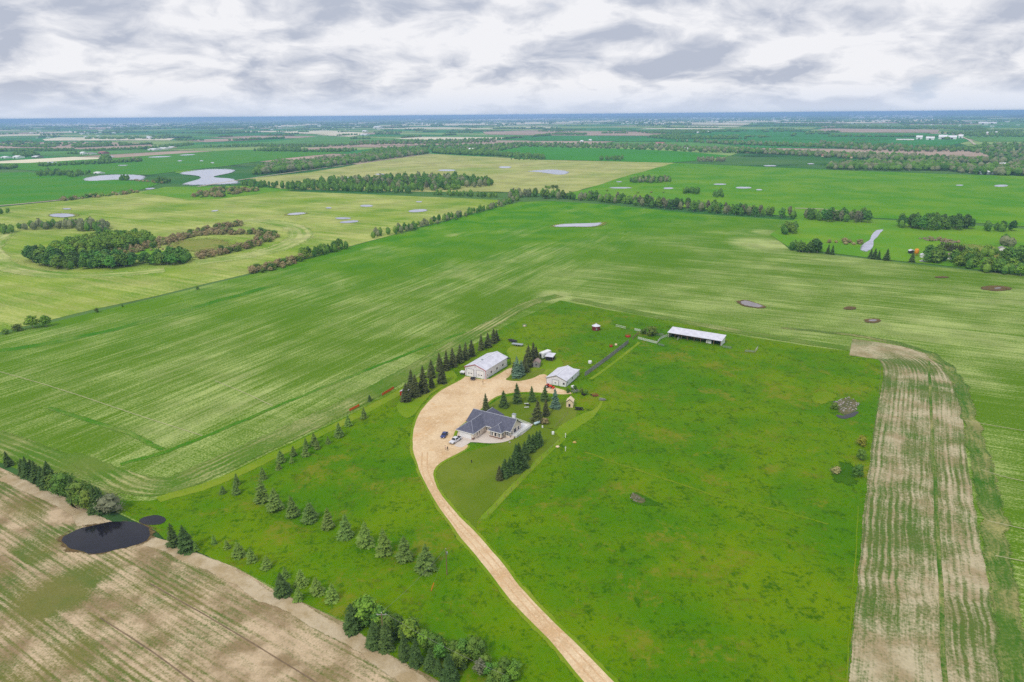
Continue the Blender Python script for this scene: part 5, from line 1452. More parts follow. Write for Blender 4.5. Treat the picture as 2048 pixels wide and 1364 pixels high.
lt = MB().slab([(9.2, 20.3, 3.6), (11.6, 20.3, 3.6), (11.6, 22.8, 3.2), (9.2, 22.8, 3.2)], .1).box(9.3, 22.6, 0, 9.42, 22.72, 3.1).box(11.4, 22.6, 0, 11.52, 22.72, 3.1).build('lean_to', M_dark, shop)
shop2 = metal_shop('smaller white gabled workshop with one overhead door beside the plank fence', (15.3, 285.1), R(-27), 9.5, 13.3, 3.0, 4.8, [(2.9, 5.9, 2.5, 1)], False, [('d', 1.2, 2.1, 0, 2.1), ('w', 7, 7.8, 1.2, 2.0)])
d = obox('door', M_paint, shop2, 6.9, -.07, 0, 7.8, -.01, 2.05)
window(shop2, 'y', 0, 8.05, 8.75, 1.0, 1.75, -1, M_grey)
ex = MB().box(5.4, 13.36, 0, 9.3, 16.4, 2.5).build('rear_annex', M_white, shop2); MB().slab([(5.1, 13.37, 2.95), (9.6, 13.37, 2.95), (9.6, 16.8, 2.6), (5.1, 16.8, 2.6)], .1).build('annex_roof', M_roof, ex)

# --- open cattle shed
sh = empty('cattle_shed', (84.4, 350.4, .15), R(-32.7), 'long open-fronted cattle shed with pale sloping roof in the pasture', 'shed')
MB().slab([(-.4, -.7, 3.0), (28.9, -.7, 3.0), (28.9, 7.4, 4.1), (-.4, 7.4, 4.1)], .14).build('roof', M_roof, sh)
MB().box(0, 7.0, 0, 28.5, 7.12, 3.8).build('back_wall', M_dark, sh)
for x in (0, 28.38): MB().prism([(0, 0), (6.98, 0), (6.98, 3.85), (0, 2.9)], x, x + .12, axis='x').build('end_wall', M_white, sh)
for k in range(9): obox('post', M_wood, sh, .2 + k * 3.48, -.1, 0, .38 + k * 3.48, .08, 2.84)
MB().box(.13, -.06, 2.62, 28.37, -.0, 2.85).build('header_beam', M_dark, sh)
obox('partition', M_white, sh, 20.2, 1.2, 0, 23.0, 1.3, 1.7); obox('partition', M_wood, sh, 9.5, 1.5, 0, 9.62, 6.9, 2.2)
MB().box(2, 5.2, .1, 18, 5.9, .8).build('feed_bunk', M_wood, sh)

# --- round grain bin
P_ = g(1192, 660)
bn = empty('grain_bin', (P_.x, P_.y, .15), 0, 'small round red grain bin with pale conical roof alone in the grass', 'grain bin')
MB().lathe([(2.25, 0), (2.25, .8), (2.29, .82), (2.25, .84), (2.25, 1.6), (2.29, 1.62), (2.25, 1.64), (2.25, 2.4)], 20).build('wall', simple('rusty_red', lin(132, 52, 50), .7, .2, 1.2), bn)
MB().lathe([(2.42, 2.36), (2.42, 2.42), (.45, 3.4), (.4, 3.6), (.05, 3.62)], 20).build('roof', M_roof, bn)
obox('hatch', M_metal, bn, -.4, -2.32, .4, .4, -2.2, 1.5)

# --- huts
def hut(name, label, px, rz, W, L, eave, ridge, wm, rm, trim=None, win=None, ox=0.0):
    P_ = g(*px)
    t = empty(name, (P_.x, P_.y, .17), rz, label, 'hut')
    gable_body(W, L, eave, ridge).build('wall', wm, t)
    roof_pair('roof', t, W, L, eave, ridge, rm, .18, .1)
    if trim:
        tb = MB()
        for xa, xb in ((-.2, W / 2), (W + .2, W / 2)): tb.bar((xa, -.24, eave - .1), (xb, -.24, ridge + .02), .09, 4)
        tb.build('gable_strip', trim, t)  # bars along both front roof edges, dark on the cream hut
    if win:
        d = obox('door', M_dark, t, win[0], -.04, win[2], win[1], -.005, win[3])
    return t
hut('garden_hut', 'small cream gabled hut with dark doorway beside the heap of boards', z2(2170 - 10, 350 + 0) if False else (1132.5, 815), R(-14), 2.7, 3.2, 2.5, 3.7, M_creamp, M_creamp, M_dark, (.9, 1.7, .3, 1.5))
hut('grey_hut', 'small grey boarded hut with brownish roof beside the spruce clump', (1066, 735), R(-12), 3.1, 4.2, 2.3, 3.3, M_grey, M_brownroof, None, (1.2, 1.9, 1.0, 1.7))
P_ = g(1092, 722)
cpt = empty('carport', (P_.x, P_.y, .17), R(-20), 'low pale carport roof on posts between grey hut and white trailer', 'carport')
MB().slab([(-.6, -.3, 2.3), (3.6, -.3, 2.3), (3.6, 5.2, 2.6), (-.6, 5.2, 2.6)], .1).build('roof', M_roof, cpt)
for x, y in ((-.4, 0), (3.3, 0), (-.4, 5), (3.3, 5)): obox('post', M_wood, cpt, x, y, 0, x + .12, y + .12, 2.2)
MB().box(-.3, .6, 0, 3.2, 4.6, 1.1).build('stored_crates', M_dark, cpt)


def wheel(parent, x, y, r=.38, wd=.26, z=None):
    z = r if z is None else z
    ty = MB().bar((x - wd / 2, y, z), (x + wd / 2, y, z), r, 14).build('wheel', M_black, parent)
    MB().bar((x - wd / 2 - .015, y, z), (x + wd / 2 + .015, y, z), r * .55, 10).build('rim', M_metal, ty)
    return ty

P_ = g(1078, 718)
tr = empty('box_trailer', (P_.x, P_.y, .17), R(-42), 'tall white box trailer with dark open end behind the grey hut', 'trailer')
MB().box(0, 0, .7, 2.5, 6.6, 3.3).build('body', M_paint, tr, bevel=.08)
obox('doorway', M_dark, tr, .3, -.03, .75, 1.5, .002, 2.6)
for y in (2.8, 3.9):
    for x in (.15, 2.35): wheel(tr, x, y)
MB().bar((1.25, 6.6, .6), (1.25, 8, .5), .07, 6).build('drawbar', M_dark, tr)


# ------------------------------------------------------------------ vehicles
def loft(rings):
    mb = MB(); vs = []; n = len(rings[0]); fs = []
    for r in rings: vs += r
    for k in range(len(rings) - 1):
        for i in range(n):
            j = (i + 1) % n
            fs.append((k * n + i, k * n + j, (k + 1) * n + j, (k + 1) * n + i))
    fs += [tuple(range(n - 1, -1, -1)), tuple((len(rings) - 1) * n + i for i in range(n))]
    return mb.add(vs, fs)

def car(name, label, px, rz, paint, pickup=False):
    """nose towards -y, origin at the middle"""
    P_ = g(*px)
    t = empty(name, (P_.x, P_.y, .21), rz, label, 'pickup truck' if pickup else 'car')
    W2 = .98 if pickup else .9
    L2 = 2.85 if pickup else 2.3
    hb = 1.05 if pickup else .82
    def ring(y, z0, z1, w0, w1): return [(-w0, y, z0), (w0, y, z0), (w1, y, (z0 + z1) * .55), (w1 * .95, y, z1), (-w1 * .95, y, z1), (-w1, y, (z0 + z1) * .55)]
    b = [ring(-L2, .42, hb * .72, W2 * .8, W2 * .86), ring(-L2 + .2, .34, hb * .88, W2 * .92, W2), ring(-L2 + 1.3, .32, hb, W2 * .92, W2), ring(L2 - 2.0, .32, hb * 1.02, W2 * .92, W2), ring(L2 - .2, .36, hb * 1.02, W2 * .92, W2), ring(L2, .5, hb * .98, W2 * .86, W2 * .94)]
    loft(b).build('body', paint, t, bevel=.03)
    zt = 1.82 if pickup else 1.42
    ca, cb, cc_, cd = (-1.35, -.75, .75, .95) if pickup else (-1.05, -.3, .95, 1.75)
    cab = loft([[(-W2 * .9, y0, z), (W2 * .9, y0, z), (W2 * .9, y1, z), (-W2 * .9, y1, z)] if False else None for y0, y1, z in ()] or [[(-W2 * .92, ca, hb - .02), (W2 * .92, ca, hb - .02), (W2 * .92, cd, hb - .02), (-W2 * .92, cd, hb - .02)], [(-W2 * .74, cb, zt), (W2 * .74, cb, zt), (W2 * .74, cc_, zt), (-W2 * .74, cc_, zt)]])
    cab.build('cab', paint, t, bevel=.03)
    def q(name, pts, off):
        o = Vector(off); MB().add([Vector(p) + o for p in pts] + [Vector(p) for p in pts], [(0, 1, 2, 3), (7, 6, 5, 4), (0, 4, 5, 1), (1, 5, 6, 2), (2, 6, 7, 3), (3, 7, 4, 0)]).build(name, M_glass, t)
    def lp(a, b, f): return tuple(a[i] + (b[i] - a[i]) * f for i in range(3))
    A, B, C_, D = (-W2 * .92, ca, hb), (W2 * .92, ca, hb), (W2 * .74, cb, zt), (-W2 * .74, cb, zt)
    q('windscreen', [lp(lp(A, D, .1), lp(B, C_, .1), .05), lp(lp(A, D, .1), lp(B, C_, .1), .95), lp(lp(A, D, .9), lp(B, C_, .9), .95), lp(lp(A, D, .9), lp(B, C_, .9), .05)], (0, -.02, .015))
    A2_, B2_, C2_, D2_ = (-W2 * .92, cd, hb), (W2 * .92, cd, hb), (W2 * .74, cc_, zt), (-W2 * .74, cc_, zt)
    q('rear_window', [lp(lp(A2_, D2_, .2), lp(B2_, C2_, .2), .1), lp(lp(A2_, D2_, .2), lp(B2_, C2_, .2), .9), lp(lp(A2_, D2_, .9), lp(B2_, C2_, .9), .9), lp(lp(A2_, D2_, .9), lp(B2_, C2_, .9), .1)], (0, .02, .015))
    for s in (-1, 1):
        E_, F_, G_, H_ = (s * W2 * .92, ca, hb), (s * W2 * .92, cd, hb), (s * W2 * .74, cc_, zt), (s * W2 * .74, cb, zt)
        for f0, f1 in ((.14, .5), (.54, .9)):
            q('side_window', [lp(lp(E_, H_, .15), lp(F_, G_, .15), f0), lp(lp(E_, H_, .15), lp(F_, G_, .15), f1), lp(lp(E_, H_, .88), lp(F_, G_, .88), f1), lp(lp(E_, H_, .88), lp(F_, G_, .88), f0)], (s * .02, 0, .01))
        for y in (-L2 + .95, L2 - 1.05): wheel(t, s * (W2 - .1), y, .40 if pickup else .33)
        obox('headlight', M_paint, t, s * W2 * .62 - .2, -L2 - .04, hb * .56, s * W2 * .62 + .2, -L2 + .1, hb * .72)
        obox('tail_light', M_redm, t, s * W2 * .78 - .1, L2 - .05, hb * .62, s * W2 * .78 + .1, L2 + .03, hb * .86)
    if pickup:
        obox('bed', M_dark, t, -W2 * .78, 1.15, hb * 1.0, W2 * .78, L2 - .12, hb * 1.02 + .03)
        obox('grille', M_dark, t, -W2 * .36, -L2 - .03, hb * .5, W2 * .36, -L2 + .05, hb * .72); obox('bumper', M_metal, t, -W2 * .9, -L2 - .12, .4, W2 * .9, -L2 + .05, .56)
    return t
M_silver = simple('silver_paint', lin(214, 214, 220), .3, .02, 1, spec=.6)
M_blue = simple('blue_paint', lin(38, 52, 118), .25, .03, 1, spec=.6)
car('pickup_truck', 'silver-white pickup truck parked on the concrete apron by the garage', (911, 884), R(-33), M_silver, True)
car('parked_car', 'dark blue car parked on the gravel left of the house', (888.5, 873), R(-14), M_blue)
# ------------------------------------------------------------------ people
def person(label, px, rz, shirt, trousers, h=1.75):
    P_ = g(*px)
    J = [((0, 0, .95), (.15, .11)), ((0, 0, 1.2), (.15, .10)), ((0, 0, 1.42), (.17, .10)), ((0, 0, 1.5), (.06, .06)), ((0, -.01, 1.58), (.075, .085)), ((0, -.01, 1.7), (.085, .10)),
         ((.2, 0, 1.42), (.055, .055)), ((.25, .02, 1.14), (.045, .045)), ((.24, -.1, .9), (.035, .035)), ((.24, -.13, .8), (.04, .025)),
         ((-.2, 0, 1.42), (.055, .055)), ((-.25, .02, 1.14), (.045, .045)), ((-.24, -.1, .9), (.035, .035)), ((-.24, -.13, .8), (.04, .025)),
         ((.1, 0, .9), (.10, .10)), ((.11, -.03, .5), (.065, .065)), ((.11, .02, .09), (.045, .045)), ((.12, -.14, .04), (.045, .035)),
         ((-.1, 0, .9), (.10, .10)), ((-.11, .03, .5), (.065, .065)), ((-.11, .06, .09), (.045, .045)), ((-.12, -.1, .04), (.045, .035))]
    E_ = [(0, 1), (1, 2), (2, 3), (3, 4), (4, 5), (2, 6), (6, 7), (7, 8), (8, 9), (2, 10), (10, 11), (11, 12), (12, 13), (0, 14), (14, 15), (15, 16), (16, 17), (0, 18), (18, 19), (19, 20), (20, 21)]
    me = bpy.data.meshes.new('person'); me.from_pydata([j[0] for j in J], E_, [])
    o = bpy.data.objects.new('person', me); col.objects.link(o)
    m, t, b = new_mat('clothes')
    z = t.new('ShaderNodeSeparateXYZ'); t.l.new(t.new('ShaderNodeTexCoord').outputs['Object'], z.inputs[0])
    c = t.mix(t.math('GREATER_THAN', z.outputs[2], .93), trousers, shirt)
    c = t.mix(t.math('GREATER_THAN', z.outputs[2], 1.47), c, lin(196, 150, 124)); c = t.mix(t.math('LESS_THAN', z.outputs[2], .1), c, lin(40, 36, 34))
    ax = t.math('ABSOLUTE', z.outputs[0])
    c = t.mix(t.math('MULTIPLY', t.math('GREATER_THAN', ax, .185), t.math('LESS_THAN', z.outputs[2], .92)), c, lin(196, 150, 124))
    t.put(b.inputs['Base Color'], c); b.inputs['Roughness'].default_value = .8
    me.materials.append(m)
    sk_ = o.modifiers.new('skin', 'SKIN'); sl = me.skin_vertices[0].data
    for i, j in enumerate(J): sl[i].radius = j[1]
    sl[0].use_root = True
    o.modifiers.new('sub', 'SUBSURF').levels = 2; o.modifiers['sub'].render_levels = 2
    o.location = (P_.x, P_.y, .21); o.rotation_euler = (0, 0, rz); o.scale = (h / 1.8,) * 3
    tag(o, label, 'person')
    hm = MB().lathe([(.03, 1.66), (.105, 1.70), (.112, 1.75), (.09, 1.81), (.03, 1.835)], 10, (0, .01)).build('hair', simple('dark_hair', lin(60, 46, 36), .8, .1, 6), o)
    return o
person('person in dark clothes standing on the gravel in front of the pickup', (895.2, 902), R(30), lin(44, 42, 46), lin(38, 38, 44))
person('person in a pinkish top standing left of the one in dark clothes', (890.8, 900), R(-60), lin(206, 168, 160), lin(150, 140, 140), 1.68)

# ------------------------------------------------------------------ fences
def plank_fence(name, label, pts, h, mat, rails=3, post=2.6, solid=False, cat='fence', group=None):
    pts = [Vector((p.x, p.y, .13)) for p in pts]
    o0 = pts[0]
    t = empty(name, o0, 0, label, cat, group)
    for a, b in zip(pts[:-1], pts[1:]):
        n = max(1, round((b - a).length / post))
        d = (b - a) / n
        dn = d.normalized(); nv = Vector((-dn.y, dn.x, 0))
        for i in range(n + 1):
            p = a + d * i - o0
            MB().bar(p + nv * .06, p + nv * .06 + Vector((0, 0, h * 1.04)), .07, 5).build('post', M_wood if not solid else M_grey, t)
        for i in range(n):
            p = a + d * i - o0
            mb = MB()
            if solid:
                k = 9
                for j in range(k):
                    q0, q1 = p + d * (j / k), p + d * ((j + .84) / k)
                    hh = h * rt.uniform(.9, 1.05)
                    u = nv * .02
                    mb.add([q0 - u, q1 - u, q1 + u, q0 + u] + [v + Vector((0, 0, hh)) for v in (q0 - u, q1 - u, q1 + u, q0 + u)], [(3, 2, 1, 0), (4, 5, 6, 7), (0, 1, 5, 4), (1, 2, 6, 5), (2, 3, 7, 6), (3, 0, 4, 7)])
                mb.build('plank_panel', mat, t)
            else:
                for r in range(rails):
                    z = h * (.3 + .62 * r / max(1, rails - 1)); u = nv * .025
                    q0, q1 = p - nv * .03, p + d - nv * .03
                    rl = MB().add([q0 - u + Vector((0, 0, z - .09)), q1 - u + Vector((0, 0, z - .09)), q1 + u + Vector((0, 0, z - .09)), q0 + u + Vector((0, 0, z - .09)), q0 - u + Vector((0, 0, z + .09)), q1 - u + Vector((0, 0, z + .09)), q1 + u + Vector((0, 0, z + .09)), q0 + u + Vector((0, 0, z + .09))],
                              [(3, 2, 1, 0), (4, 5, 6, 7), (0, 1, 5, 4), (1, 2, 6, 5), (2, 3, 7, 6), (3, 0, 4, 7)])
                    rl.build('rail', mat, t)
    return t
def z5(x, y): return g(1140 + x / 5.12, 600 + y / 5.12)
plank_fence('windbreak_fence', 'long grey plank windbreak fence running from the small shop up the pasture', [g(1170, 753), g(1215, 720), g(1257, 687)], 2.2, M_grey, solid=True, post=3.0)
plank_fence('board_fence', 'white board fence along the front of the cattle pen', [z5(695, 405), z5(890, 455)], 1.5, M_paint, 3)
plank_fence('board_fence', 'short white board fence closing the right side of the pen', [z5(890, 455), z5(918, 415), z5(945, 398), z5(998, 380)], 1.5, M_paint, 3)
plank_fence('board_fence', 'grey board fence behind the cattle pen bush', [z5(720, 345), z5(860, 365), z5(960, 375)], 1.6, M_grey, 3)
plank_fence('board_fence', 'short grey fence on the left side of the cattle pen', [z5(640, 410), z5(672, 380), z5(700, 350)], 1.5, M_wood, 3)
plank_fence('board_fence', 'white board fence standing apart above the red feeder', [z5(468, 275), z5(570, 298)], 1.3, M_paint, 2)
plank_fence('board_fence', 'short white fence left of the pen bush', [z5(660, 315), z5(722, 328)], 1.4, M_paint, 3)
plank_fence('pipe_fence', 'thin grey pipe fence leading off the right end of the cattle shed', [z5(1560, 488), z5(1650, 505)], 1.2, M_metal, 3)
plank_fence('pipe_fence', 'thin grey pipe gate standing open near the white leaning boards', [z5(1790, 535), z5(1888, 543)], 1.2, M_metal, 3)
plank_fence('pipe_fence', 'thin grey pipe gate lying just below the cattle pen', [z5(905, 462), z5(962, 478)], 1.0, M_metal, 3)
plank_fence('board_fence', 'white leaning boards at the right of the pasture gate', [z5(1895, 542), z5(1922, 510)], 2.0, M_paint, 3, post=2)
plank_fence('board_fence', 'white hitching boards in front of the cattle shed', [z5(1095, 420), z5(1118, 400)], 1.6, M_paint, 3, post=2)
plank_fence('snow_fence', 'upper length of bright orange snow fence at the crop edge', [g(764, 792), g(776, 785), g(788, 778)], 1.2, M_orange, solid=True, post=3)
plank_fence('snow_fence', 'lower, shorter length of bright orange snow fence at the crop edge', [g(699, 823), g(719, 813)], 1.1, M_orange, solid=True, post=3)
def wire_fence(label, pts, post, h=1.25):
    pts = [Vector((p.x, p.y, .13)) for p in pts]
    t = empty('wire_fence', pts[0], 0, label, 'fence')
    wires = MB()
    for a, b in zip(pts[:-1], pts[1:]):
        n = max(1, round((b - a).length / post))
        for i in range(n):
            p = a.lerp(b, i / n) - pts[0]
            MB().bar(p, p + Vector((rt.uniform(-.05, .05), rt.uniform(-.05, .05), h * rt.uniform(.9, 1.1))), .07, 5).build('post', M_wood, t)
        for z in (.5, .85, 1.15): wires.bar(a - pts[0] + Vector((0, 0, z)), b - pts[0] + Vector((0, 0, z)), .006, 3)
    wires.build('wire', M_metal, t)
wire_fence('wire fence with pale posts along the right edge of the pasture', [g(1762, 716), g(1758, 790), g(1748, 860), g(1740, 950), g(1732, 1050), g(1718, 1150), g(1706, 1250), g(1694, 1364)], 6)
wire_fence('wire fence with posts between front lawn and pasture', [g(958, 1050), g(1010, 996), g(1060, 944), g(1105, 896), g(1132, 874)], 5)
wire_fence('wire fence from the cream hut down to the white posts', [g(1135, 828), g(1124, 842), g(1108, 858)], 3)

# ------------------------------------------------------------------ power poles and lines
def pole(label, px, ytip, arm):
    P_ = g(*px); h = height_for(P_.x, P_.y, ytip)
    t = empty('utility_pole', (P_.x, P_.y, .12), 0, label, 'utility pole')
    MB().bar((0, 0, 0), (0, 0, h), .16, 8, .10).build('mast', M_wood, t)
    if arm:
        MB().box(-1.1, -.06, h - .5, 1.1, .06, h - .36).build('crossarm', M_grey, t)
        for x in (-1, 1): MB().lathe([(.05, h - .36), (.07, h - .25), (.04, h - .15)], 8, (x, 0)).build('insulator', M_paint, t)
    MB().lathe([(.06, h), (.09, h + .1), (.05, h + .22)], 8).build('insulator', M_paint, t)
    if not arm: MB().lathe([(.18, h - 1.6), (.2, h - 1.5), (.2, h - .9), (.16, h - .82)], 10, (.28, 0)).build('transformer', M_metal, t)
    return Vector((P_.x, P_.y, h + .3))
p1 = pole('single brown utility pole standing left of the driveway', (894, 1150), 1099, False)
p2 = pole('utility pole with crossarm rising from the spruces at the bottom edge', (768, 1290), 1227, True)
def cable(label, a, b, sag, r=.02):
    mb = MB(); n = 14; pv = None
    for i in range(n + 1):
        f = i / n; p = a.lerp(b, f) - Vector((0, 0, sag * 4 * f * (1 - f)))
        if pv is not None: mb.bar(pv, p, r, 4)
        pv = p
    tag(mb.build('power_line', M_grey, None), label, 'cable')
cable('overhead line between the driveway pole and the crossarm pole', p1, p2, .8)
pe = g(1010, 1420); cable('overhead line leaving the crossarm pole towards the lower right', p2 + Vector((.9, 0, -.3)), Vector((pe.x, pe.y, p2.z)), .8)
pe2 = g(300, 1290); 
ga = g(862, 1183); cable('guy wire from the driveway pole to the orange marker', p1 - Vector((0, 0, .5)), Vector((ga.x, ga.y, .2)), 0, .015)
tag(MB().bar((ga.x, ga.y, .1), (ga.x + (p1.x - ga.x) * .2, ga.y + (p1.y - ga.y) * .2, .1 + (p1.z) * .2), .07, 6).build('guy_marker', M_orange), 'orange plastic guy-wire guard slanting out of the grass near the pole', 'guy guard')

# ------------------------------------------------------------------ farm things in the yard
def at(px, z=.16): p = g(*px); return (p.x, p.y, z)
def tractor(label, px, rz, m):
    t = empty('tractor', at(px, .21), rz, label, 'tractor')
    MB().box(-.4, -1.5, .7, .4, .1, 1.35).build('bonnet', m, t, bevel=.08); MB().box(-.5, .1, .6, .5, 1.0, 1.0).build('chassis', m, t); MB().box(-.28, .3, 1.0, .28, .8, 1.3).build('seat', M_black, t)
    for s in (-1, 1):
        wheel(t, s * .72, .75, .72, .4); wheel(t, s * .6, -1.15, .4, .25); MB().box(s * .72 - .25, .2, 1.4, s * .72 + .25, 1.2, 1.5).build('mudguard', m, t)
    MB().box(-.9, -2.4, .2, .9, -1.9, .8).build('bucket', m, t); MB().bar((-.5, .1, 1.1), (-.5, -2, .6), .06, 4).bar((.5, .1, 1.1), (.5, -2, .6), .06, 4).build('loader_arm', m, t)
    MB().bar((-.4, .9, 1), (-.4, .9, 2.1), .04, 4).bar((.4, .9, 1), (.4, .9, 2.1), .04, 4).bar((-.4, .9, 2.1), (.4, .9, 2.1), .04, 4).build('roll_bar', M_black, t)
    return t
tractor('small orange-red loader tractor parked in front of the smaller shop', (1098, 776), R(60), simple('tractor_red', lin(214, 62, 36), .45, .08, 2))
t = hut('red_hut', 'small red shed with pale roof at the lower end of the tall windbreak', (800, 792), R(-25), 2.6, 3.2, 2.0, 2.5, M_redm, M_roof)
t = empty('grain_wagon', at((818, 780)), R(-25), 'faded red farm wagon half hidden in the windbreak spruces', 'wagon')
MB().prism([(-.7, .8), (.7, .8), (1.1, 2.1), (-1.1, 2.1)], -1.7, 1.7).build('box', simple('faded_red', lin(186, 96, 88), .7, .1, 1.5), t)
for s in (-1, 1):
    for y in (-1.2, 1.2): wheel(t, s * .8, y, .42)
def table(px, rz):
    t = empty('picnic_table', at(px, .17), rz, 'dark picnic table on the curved lawn between two pale benches', 'table')
    MB().box(-.9, -.4, .7, .9, .4, .76).build('tabletop', M_dark, t)
    for x in (-.7, .7): MB().bar((x, -.5, 0), (x, .3, .7), .05, 4).bar((x, .5, 0), (x, -.3, .7), .05, 4).build('leg', M_dark, t)
    for y, l in ((1.5, 'upper'), (-1.5, 'lower')):
        b = empty('bench', at((px[0] - 3, px[1] - (3.6 if y > 0 else -4)), .17), rz, f'pale bench on the {l} side of the picnic table', 'bench', 'pale benches by the picnic table')
        MB().box(-.95, -.22, .42, .95, .22, .5).build('seat', M_paint, b)
        for x in (-.75, .75): MB().box(x - .05, -.18, 0, x + .05, .18, .418).build('leg', M_wood, b)
table((1056, 813), R(5))
t = empty('propane_tank', at((1074, 850), .17), R(40), 'rounded blue-white fuel tank on feet at the end of the patio', 'tank')
MB().lathe([(.05, -1.5), (.35, -1.42), (.5, -1.2), (.5, 1.2), (.35, 1.42), (.05, 1.5)], 14).build('vessel', simple('pale_blue_paint', lin(190, 214, 222), .4, .03, 1), t, smooth=True)
v = t.children[0] if t.children else None
for o in list(col.objects):
    if o.parent == t and o.name.startswith('vessel'): o.rotation_euler = (0, R(90), 0); o.location = (0, 0, .8)
for x in (-.9, .9): obox('foot', M_grey, t, x - .1, -.35, 0, x + .1, .35, .45)
def drum(label, px, r, h, m, cat='drum'):
    o = MB().lathe([(r * .96, 0), (r, .03), (r, h * .33), (r * 1.04, h * .35), (r, h * .37), (r, h * .95), (r * .9, h)], 12).build('drum', m)
    o.location = at(px); return tag(o, label, cat)
drum('white barrel on the grass below the patio tip', (1106, 869), .5, 1.0, M_paint, 'barrel')
drum('white water tank standing alone in the grass by the plank fence', (1180, 727), .9, 1.2, M_paint, 'tank')
drum('small white barrel near the right end of the conifer row', (1085, 856), .3, .8, M_paint, 'barrel')
def postthing(label, px, h, m, r=.09):
    o = MB().bar((0, 0, 0), (0, 0, h), r, 6).box(-.22, -.05, h * .72, .22, .05, h * .9).build('garden_post', m); o.location = at(px); tag(o, label, 'post')
postthing('white post with crosspiece at the corner of the lawn fence', (1131, 876), 1.8, M_paint, .12)
postthing('white post with crosspiece standing in the pasture below the lawn fence', (1131, 903), 1.8, M_paint, .12)
postthing('short dark post on the middle of the front lawn', (943, 926), 1.0, M_dark, .14)
postthing('tan signpost on the gravel in front of the long shop', (966, 770), 2.0, M_wood, .12)
def boulder(label, px, r, m, grp=None):
    bm = bmesh.new(); bmesh.ops.create_icosphere(bm, subdivisions=2, radius=r)
    for v in bm.verts: v.co *= 1 + .35 * noise.noise(v.co * (1.1 / r) + Vector((px[0], 0, 0))); v.co.z *= .6
    me = bpy.data.meshes.new('boulder'); bm.to_mesh(me); bm.free(); me.materials.append(m)
    o = link_mesh('boulder', me); o.location = at(px, .3); tag(o, label, 'boulder', grp)
boulder('tan boulder in the pasture just below the lawn fence', (1115, 895), .7, M_creamp)
boulder('orange-tinted boulder in the pasture right of the white post', (1149, 886), .7, simple('ochre_stone', lin(200, 170, 100), .9, .1, 2))
boulder('pale boulder beside the patio edge below the bay window', (1019.5, 886), .45, M_rock)
def heap(name, label, pts, m, r, cat, n):
    mb = MB()
    poly = [g(*p) for p in pts]; c = sum(poly, Vector()) / len(poly)
    for _ in range(n):
        while True:
            a = c + Vector((rt.uniform(-1, 1), rt.uniform(-1, 1), 0)) * max((p - c).length for p in poly)
            if inside(a, poly): break
        s = r * rt.uniform(.5, 1.3)
        bm = bmesh.new(); bmesh.ops.create_icosphere(bm, subdivisions=1, radius=s)
        vv = [(a - c) + Vector((v.co.x * rt.uniform(.7, 1.3), v.co.y * rt.uniform(.7, 1.3), v.co.z * .7 + s * .3)) for v in bm.verts]; bm.verts.index_update()
        mb.add(vv, [tuple(v.index for v in f.verts) for f in bm.faces]); bm.free()
    o = mb.build(name, m); o.location = (c.x, c.y, .18)
    return tag(o, kind='stuff')
heap('stone_heap', 'heap of pale field stones in the wet hollow of the pasture', [(1668, 802), (1700, 794), (1720, 806), (1714, 820), (1690, 826), (1672, 818)], M_rock, .34, 'stone heap', 70)
heap('stone_heap', 'small scatter of stones in the narrow hollow in mid pasture', [(1258, 988), (1268, 985), (1290, 998), (1284, 1008), (1264, 1004)], M_rock, .22, 'stone heap', 14)
heap('earth_heap', 'low brown earth heap beside the cream hut', [(1158, 816), (1172, 812), (1180, 822), (1165, 826)], M_mud, .6, 'heap', 22)
def pile(label, px, m, n, ln, rz, cat='wood pile'):
    t = empty('board_pile', at(px, .18), rz, label, cat)
    for k in range(n):
        o = MB().box(-ln / 2, -.14, 0, ln / 2, .14, .1).build('board', m, t)
        o.location = (rt.uniform(-.4, .4), rt.uniform(-1, 1) * 1.1, .02 + .115 * k); o.rotation_euler = (0, 0, rt.uniform(-.3, .3))
pile('heap of dark boards on bare ground in front of the cream hut', (1158, 820), M_dark, 9, 3.2, R(-12))
pile('pile of grey poles lying in the grass right of the junk', (1205, 800), M_grey, 7, 2.4, R(-8))
pile('pile of reddish boards in the grass right of the junk', (1190, 792), simple('red_boards', lin(150, 84, 60), .8, .1, 2), 7, 2.6, R(10))
for i, (x, y) in enumerate(((1136, 786), (1150, 781), (1163, 786), (1172, 790), (1143, 791))):
    leafy(x, y, y - 10, BSH, 'shrub', 'shrub', f'dark weedy bush, {ORD[i]} from the left, around the scrap beside the small shop', 'weedy bushes round the scrap', base=3.0, wide=.6) if i < 4 else None
t = empty('farm_implement', at((1150, 784), .18), R(20), 'old grey field implement among weeds beside the small shop', 'implement')
MB().box(-1.8, -.1, .6, 1.8, .1, .75).box(-.1, -1.4, .6, .1, 1.4, .75).box(-1.8, -1.1, .6, 1.8, -.95, .72).build('frame', M_grey, t)
for x in (-1.5, -.9, -.3, .3, .9, 1.5): MB().bar((x - .03, -1.0, .35), (x + .03, -1.0, .35), .38, 12).build('disc', M_metal, t)
for s in (-1, 1): wheel(t, s * 1.2, .7, .42)
t = empty('tyre_stack', at((1165, 790), .18), 0, 'low stack of black tyres in the weeds right of the implement', 'tyres')
for k, (x, y) in enumerate(((0, 0), (1.1, .2), (.5, -.9))):
    for q in range(2): o = MB().lathe([(.28, 0), (.5, .02), (.55, .14), (.5, .26), (.28, .28)], 14).build('tyre', M_black, t); o.location = (x, y, .3 * q)
t = empty('white_cart', at((1147, 778), .18), R(30), 'small white cart in the weeds against the small shop corner', 'cart'); MB().box(-.7, -1, .5, .7, 1, 1.3).build('body', M_paint, t, bevel=.05); [wheel(t, s * .75, 0, .35) for s in (-1, 1)]
